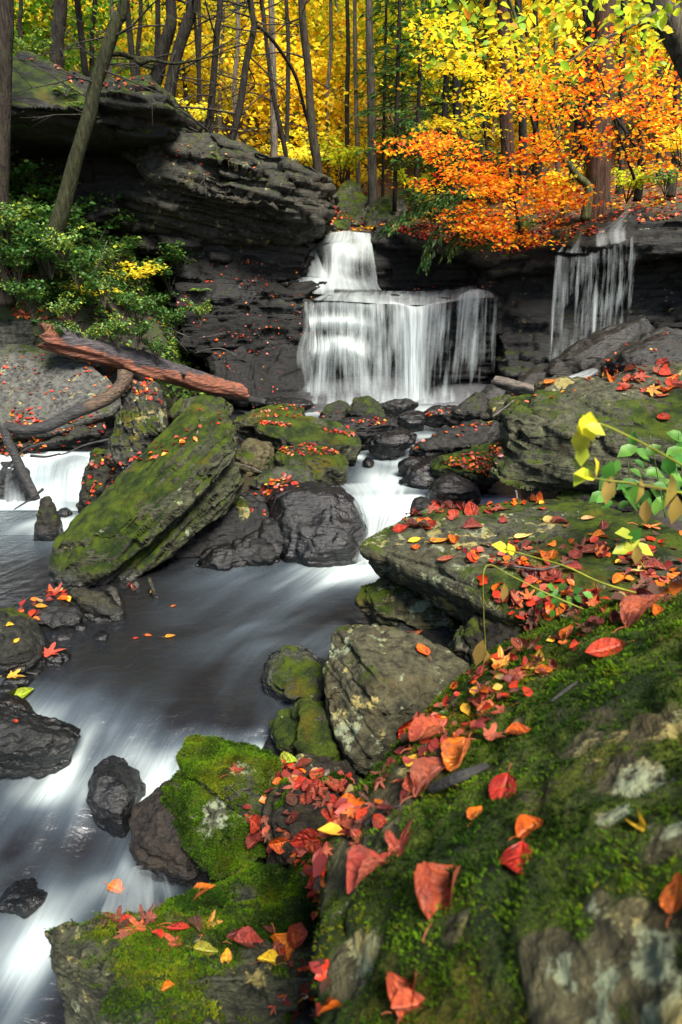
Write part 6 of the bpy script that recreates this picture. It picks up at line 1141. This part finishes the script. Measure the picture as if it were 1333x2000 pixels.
def log(name, label, P, r, wood, mat, rough=.12, n=26, sub=24, stubs=()):
    P = [Vector(p) for p in P]; foot = P[0]; mb = MB(); tube(mb, P, r, n, 5, rough, sub=sub, cap=True); V = np.concatenate(mb.v)-np.array(foot)
    d = np.array(P[-1]-P[0]); L = np.linalg.norm(d); d /= L; u = V@d/L; e_ = (sstep(.04, 0, u)+sstep(.96, 1, u))*fbm(V*9, 3, 5); V = V+np.outer(e_*.22, d); u = np.clip(V@d/L, 0, 1); cen = np.stack([np.interp(u, np.linspace(0, 1, len(P)), [p[i]-foot[i] for p in P]) for i in range(3)], 1); up = (V-cen)[:, 2]/np.mean(r); q_ = V-cen; V = cen+q_*(1+.30*fbm(np.concatenate([(u*L*1.2)[:, None], q_[:, :3]*np.array([1, 1, 1])/np.mean(r)*2.6], 1)[:, [0, 2, 3]], 4, 61))[:, None]
    W = wood(u, up); tb = math.atan2(d[1], d[0]); q = Matrix.Rotation(-tb, 3, 'Z'); V2 = V@np.array(q).T
    o = mk(name, V2, [np.concatenate(x) for x in (mb.q, mb.t)], mat, attrs={'wood': W, 'u': u}); o.location = foot; o.rotation_euler = (0, 0, tb)
    for j, (u_, a_) in enumerate(stubs):
        p_ = cr([list(w_) for w_ in P], 40)[int(u_*39)]; dd = np.array([.25*math.cos(a_), -math.cos(a_), math.sin(a_)]); m2 = MB(); tube(m2, [p_+dd*r[0]*.6, p_+dd*r[0]*1.15, p_+dd*r[0]*1.5+np.array([.03, 0, 0])], [r[0]*.26, r[0]*.18, r[0]*.10], 10, j, .3, sub=5); v_ = (np.concatenate(m2.v)-np.array(foot))@np.array(q).T if False else (np.concatenate(m2.v)-np.array(foot))@np.array(Matrix.Rotation(-tb, 3, 'Z')).T
        mk('branch_stub', v_, [np.concatenate(x) for x in (m2.q, m2.t)], mat, attrs={'wood': np.full(len(v_), .3), 'u': v_[:, 0]}, parent=o)
    return tag(o, label, 'log', None, 'thing')
LOGM = logm('rotting_log', (.032, .027, .03), (.20, .062, .028)); WETM = logm('wet_branch', (.018, .017, .016), (.09, .055, .03)); GRM = logm('grey_wood', (.06, .052, .045), (.12, .10, .08))
log('fallen_log', 'long fallen log with peeling bark and raw orange wood resting on the rocks', [at(84, 655, 10.5), at(180, 682, 10.9), at(300, 717, 11.4), at(400, 748, 11.9), at(478, 768, 12.3)], [.20, .21, .195, .17, .12], lambda u, up: np.clip(.40-.55*up+.75*sstep(.45, .8, u)*(1-.2*up)+.8*sstep(.10, 0, u)-.25*np.exp(-((u-.35)/.2)**2)*(up > .2), 0, 1), LOGM, .13, 60, 60, [(.22, .9), (.48, 1.9), (.66, .3)])
e = empty('dead_branch', at(30, 830, 9.0), 'curved black dead branch with a broken forked end lying over the side fall', 'branch')
for nm, pts_, r0, r1 in [('limb', [(246, 728, 9.5), (238, 752, 9.4), (215, 775, 9.3), (180, 792, 9.2), (140, 810, 9.1), (95, 832, 9.0), (50, 840, 9.0), (12, 832, 9.0)], .10, .075), ('fork', [(10, 830, 9.0), (16, 860, 8.95), (30, 890, 8.9), (46, 925, 8.85), (62, 955, 8.8), (72, 975, 8.75)], .07, .06), ('twig', [(110, 862, 8.9), (70, 870, 8.9), (40, 885, 8.9), (12, 915, 8.9)], .022, .012), ('twig', [(214, 858, 9.3), (170, 868, 9.2), (130, 885, 9.1), (110, 888, 9.1)], .018, .008), ('twig', [(85, 955, 8.75), (60, 975, 8.7), (28, 995, 8.7)], .02, .008), ('twig', [(60, 890, 9.1), (90, 892, 9.1), (118, 886, 9.1)], .02, .012)]:
    Q = [at(*q) for q in pts_]; mb = MB(); tube(mb, Q, np.linspace(r0, r1, len(Q))*np.array([1.15 if i == 0 else 1 for i in range(len(Q))]), 12, 4, .22, sub=8)
    V = np.concatenate(mb.v)-np.array(e.location); o = mk(nm, V, [np.concatenate(x) for x in (mb.q, mb.t)], WETM, attrs={'wood': sstep(.45, .8, (V[:, 0]-V[:, 0].min())/np.ptp(V[:, 0]))*.75 if nm == 'limb' else np.full(len(V), .3 if nm == 'twig' else .1), 'u': V[:, 0]}, parent=e)
log('broken_branch', 'broken grey branch lying on the stones by the shaded cliff', [at(962, 742, 11.9), at(1000, 752, 11.7), at(1060, 768, 11.3)], [.075, .11, .09], lambda u, up: np.clip(.5+.4*up, 0, 1), GRM, .25, 16, 14)
log('driftwood', 'dark wet log washed against the foot of the rock stair', [at(380, 752, 13.1), at(450, 772, 12.7), at(520, 786, 12.3)], [.08, .09, .06], lambda u, up: 0*u, WETM, .2, 12, 8)
def stick(label, pts, r0, r1, mat=GRM, wood=.4, name='stick'):
    Q = [at(*q) for q in pts]; mb = MB(); tube(mb, Q, np.linspace(r0, r1, len(Q)), 6, 2, .12, sub=4); V = np.concatenate(mb.v)-np.array(Q[0]); o = mk(name, V, [np.concatenate(x) for x in (mb.q, mb.t)], mat, attrs={'wood': np.full(len(V), wood), 'u': V[:, 0]}); o.location = Q[0]; tag(o, label, 'stick', None, 'thing')
stick('thin red brown stick propped over the moss capped boulder', [(962, 814), (980, 800), (1004, 782)] and [(962, 814, 10.6), (982, 800, 10.7), (1004, 782, 10.8)], .02, .015)
stick('thin pale stick leaning on the long tilted black slab', [(936, 870, 9.2), (952, 850, 9.2), (968, 826, 9.3)], .012, .006)
stick('thin pale twig at the end of the long tilted black slab', [(846, 864, 9.4), (842, 870, 9.3), (856, 878, 9.2)], .008, .005)
stick('thin dead twig beside the boulder under the tilted slab', [(455, 905, 8.6), (480, 910, 8.5), (512, 922, 8.4)], .02, .01)
for i, (a, b, c, l) in enumerate([((380, 690, 12.9), (430, 680, 12.7), (470, 700, 12.8), 'bare twig arching over the log end'), ((300, 660, 12.2), (330, 650, 12.1), (370, 690, 12.3), 'bare twig sprouting beside the log'), ((330, 640, 12.4), (380, 660, 12.3), (440, 650, 12.6), 'thin bare twig lying across the mossy bank end'), ((160, 560, 11.8), (190, 520, 11.7), (210, 470, 11.8), 'pale bare stem rising through the yellow shrub'), ((600, 490, 15), (640, 505, 14.8), (585, 530, 14.6), 'x')][:4]): stick(l, [a, b, c], .012, .005)
stick('small twig on the dark litter of the flat mossy slab', [(1000, 1105, 4.6), (1060, 1112, 4.5), (1120, 1095, 4.6)], .010, .005); stick('short twig sticking out under the red drift near the layered boulder', [(1008, 958, 6.6), (1010, 968, 6.55), (1011, 980, 6.5)], .014, .008)
# ------------------------------------------------------------------ plants beside the camera
def plant(name, label, stems, lv, pal, size, n=1, col=(.28, .30, .03), w=.42):
    foot = at(*stems[0][0][:3]); e = empty(name, foot, label, 'plant')
    for s_ in stems:
        Q = [at(*q[:3]) for q in s_]; mb = MB(); tube(mb, Q, [.7*q[3]*(p.y*CP-p.z*SP)/F/2 for q, p in zip(s_, Q)], 6, 1, .08, sub=5); o = mb.build('stem', GREEN2, e, off=foot)
        me = o.data; a = me.color_attributes.new('col', 'FLOAT_COLOR', 'POINT'); a.data.foreach_set('color', np.tile(np.array([*col, 1.], np.float32), len(me.vertices)))
    for x, y, Y, L, ang, dr in lv:
        p = np.array(at(x, y, Y)); k = (p[1]*CP-p[2]*SP)/F; a = R(ang); t = np.array([math.cos(a), -.25, -math.sin(a)]); t[2] -= dr; t /= np.linalg.norm(t); nn = np.array([rng.normal(0, .3), -.55, .8]); nn -= t*(nn@t); nn /= np.linalg.norm(nn)
        mb = MB(); leaves(mb, [p], L*k, pick(pal, 1, .2), fr=(t[None], np.cross(t, nn)[None], nn[None]), fine=True, w=w); mb.build('leaf', GREEN2, e, off=foot)
    return e
GREEN2 = leaf_mat('plant_leaf', .45, .45)
PG = [((.055, .17, .025), 3), ((.09, .22, .03), 2)]; PY = [((.62, .58, .03), 3), ((.42, .45, .04), 2)]; PB = [((.22, .14, .04), 2), ((.30, .22, .05), 2)]
plant('wild_plant', 'blurred yellow green plant with a crumpled yellow leaf arching in from the side', [[(1420, 960, 1.9, 7), (1300, 890, 1.85, 7), (1240, 858, 1.8, 6), (1185, 832, 1.8, 5), (1150, 822, 1.8, 4)]], [(1150, 822, 1.8, 62, 100, .2), (1146, 826, 1.78, 58, 60, .1), (1140, 850, 1.8, 60, 110, .3), (1155, 835, 1.76, 46, 20, 0), (1136, 880, 1.8, 46, 80, .5)], PY, 1)
plant('wild_plant', 'blurred plant stem with pale green leaves and dry brown leaves hanging from it', [[(1420, 985, 2.0, 7), (1300, 955, 1.95, 6), (1230, 943, 1.9, 5), (1185, 938, 1.9, 4), (1150, 930, 1.9, 3)]], [(1152, 930, 1.9, 50, 200, 0), (1165, 920, 1.9, 44, 260, -.3), (1185, 925, 1.9, 40, 290, -.4), (1140, 925, 1.9, 44, 140, .2), (1205, 905, 1.92, 30, 90, .2)], PG+PY, 1)
plant('dry_plant', 'dry brown leaves hanging beside the blurred plant stem', [[(1310, 960, 1.9, 3), (1250, 948, 1.9, 3), (1190, 942, 1.9, 2)]], [(1190, 945, 1.9, 62, 95, .6), (1250, 950, 1.9, 54, 90, .6), (1262, 990, 1.9, 52, 85, .6), (1310, 945, 1.9, 70, 90, .7), (1245, 1075, 2.0, 44, 90, .6), (1320, 985, 1.9, 60, 95, .5)], PB, 1, col=(.2, .14, .05), w=.3)
plant('wild_plant', 'long thin yellow stem arching over the flat mossy slab', [[(1290, 1170, 2.6, 6), (1180, 1140, 2.7, 6), (1110, 1108, 2.8, 5), (1050, 1090, 2.9, 4), (985, 1072, 3.0, 3)]], [(985, 1072, 3.0, 40, 200, -.2), (1000, 1078, 3.0, 30, 240, -.3)], PY+PG, 1)
plant('wild_plant', 'thin yellow stem drooping over the shaded end of the flat mossy slab', [[(1140, 1190, 2.7, 5), (1060, 1155, 2.75, 4), (1000, 1125, 2.8, 3), (950, 1105, 2.8, 3), (945, 1180, 2.75, 2), (950, 1280, 2.7, 2)]], [(950, 1290, 2.7, 70, 95, .5), (940, 1265, 2.7, 60, 110, .5), (985, 1150, 2.75, 40, 90, .6)], PB, 1, w=.28)
lv = []; r_ = random.Random(31)
for i in range(58):
    x, y = r_.uniform(1165, 1345), r_.uniform(845, 985)
    if y < 900 and x < 1230: continue
    lv.append((x, y, r_.uniform(4.2, 4.9), r_.uniform(26, 46), r_.choice((20, 160, 10, 170, 40, 140, 90)), r_.uniform(0, .3)))
plant('nettle_plant', 'leafy bright green plant growing behind the flat mossy slab', [[(1300, 1010, 4.6, 4), (1285, 930, 4.6, 3), (1270, 850, 4.6, 2)], [(1240, 1005, 4.5, 4), (1232, 940, 4.5, 3), (1225, 890, 4.5, 2)], [(1340, 1000, 4.6, 4), (1330, 900, 4.6, 3), (1325, 845, 4.6, 2)]], lv, PG, 1, col=(.1, .18, .04))
plant('nettle_plant', 'small green seedling with paired leaves at the foot of the big boulder', [[(1095, 1210, 3.0, 3), (1090, 1180, 3.0, 3), (1085, 1155, 3.0, 2)], [(1090, 1180, 3.0, 2), (1130, 1165, 3.0, 2), (1160, 1160, 3.0, 1)]], [(1085, 1155, 3, 26, 160, 0), (1080, 1150, 3, 26, 220, 0), (1090, 1165, 3, 28, 140, .1), (1095, 1150, 3, 24, 300, 0), (1110, 1170, 3, 28, 60, .1), (1125, 1165, 3, 26, 40, 0), (1125, 1155, 3, 22, 320, 0), (1145, 1160, 3, 24, 20, 0), (1062, 1162, 3, 24, 190, 0), (1080, 1195, 3, 20, 100, .2), (1120, 1205, 3, 22, 40, .2)], PG, 1, col=(.1, .18, .04))
plant('nettle_plant', 'green plant with broad leaves beside the orange maple leaf on the flat slab', [[(1260, 1110, 3.0, 4), (1240, 1080, 3.0, 3), (1228, 1045, 3.0, 2)]], [(1228, 1045, 3, 44, 200, 0), (1240, 1060, 3, 40, 150, .1), (1250, 1070, 3, 44, 20, 0), (1235, 1050, 3, 36, 300, 0), (1222, 1070, 3, 40, 170, .1)], PG+PY, 1, col=(.3, .3, .05))

for q, l in [([(850, 1545), (900, 1530), (960, 1505)], 'curled strip of dark bark on the big boulder beside the ribbed red leaf'), ([(1080, 1380), (1110, 1360), (1135, 1340)], 'short dark twig in the moss near the top of the big boulder'), ([(720, 1620), (760, 1590), (790, 1580)], 'dark twig among the leaves on the crest of the big boulder')]:
    w_ = [HITS[p] for p in q]
    if all(w_):
        Q = [h[0]+h[1]*.02 for h in w_]; mb = MB(); r0 = .018 if 'bark' in l else .006; tube(mb, Q, [r0*.7, r0, r0*.5], 8, 5, .3, sub=8); V = np.concatenate(mb.v)-np.array(Q[0])
        o = mk('stick', V, [np.concatenate(x) for x in (mb.q, mb.t)], WETM, attrs={'wood': np.full(len(V), .2), 'u': V[:, 0]}); o.location = Q[0]; tag(o, l, 'stick', None, 'thing')
EL, AZ = 54, 152
# ------------------------------------------------------------------ light
w = bpy.data.worlds.new('World'); sc.world = w; w.use_nodes = True; nt = w.node_tree
sky = nt.nodes.new('ShaderNodeTexSky'); sky.sky_type = 'NISHITA'; sky.sun_disc = False; sky.sun_elevation = R(EL); sky.sun_rotation = R(AZ)
bg = nt.nodes['Background']; nt.links.new(sky.outputs[0], bg.inputs[0]); bg.inputs[1].default_value = .085
sd = bpy.data.lights.new('sun', 'SUN'); sd.energy = 5.0; sd.angle = R(24); sd.color = (1, .93, .82)
so = bpy.data.objects.new('sun', sd); COL.objects.link(so)
d = Vector((math.sin(R(AZ))*math.cos(R(EL)), math.cos(R(AZ))*math.cos(R(EL)), math.sin(R(EL))))
so.rotation_euler = d.to_track_quat('Z', 'Y').to_euler()
sc.view_settings.view_transform = 'Standard'; sc.view_settings.look = 'None'; sc.view_settings.exposure = 1.42
c = sc.cycles
c.max_bounces = 6; c.diffuse_bounces = 3; c.glossy_bounces = 3; c.transmission_bounces = 4; c.transparent_max_bounces = 20
c.caustics_reflective = c.caustics_refractive = False; c.sample_clamp_indirect = 4
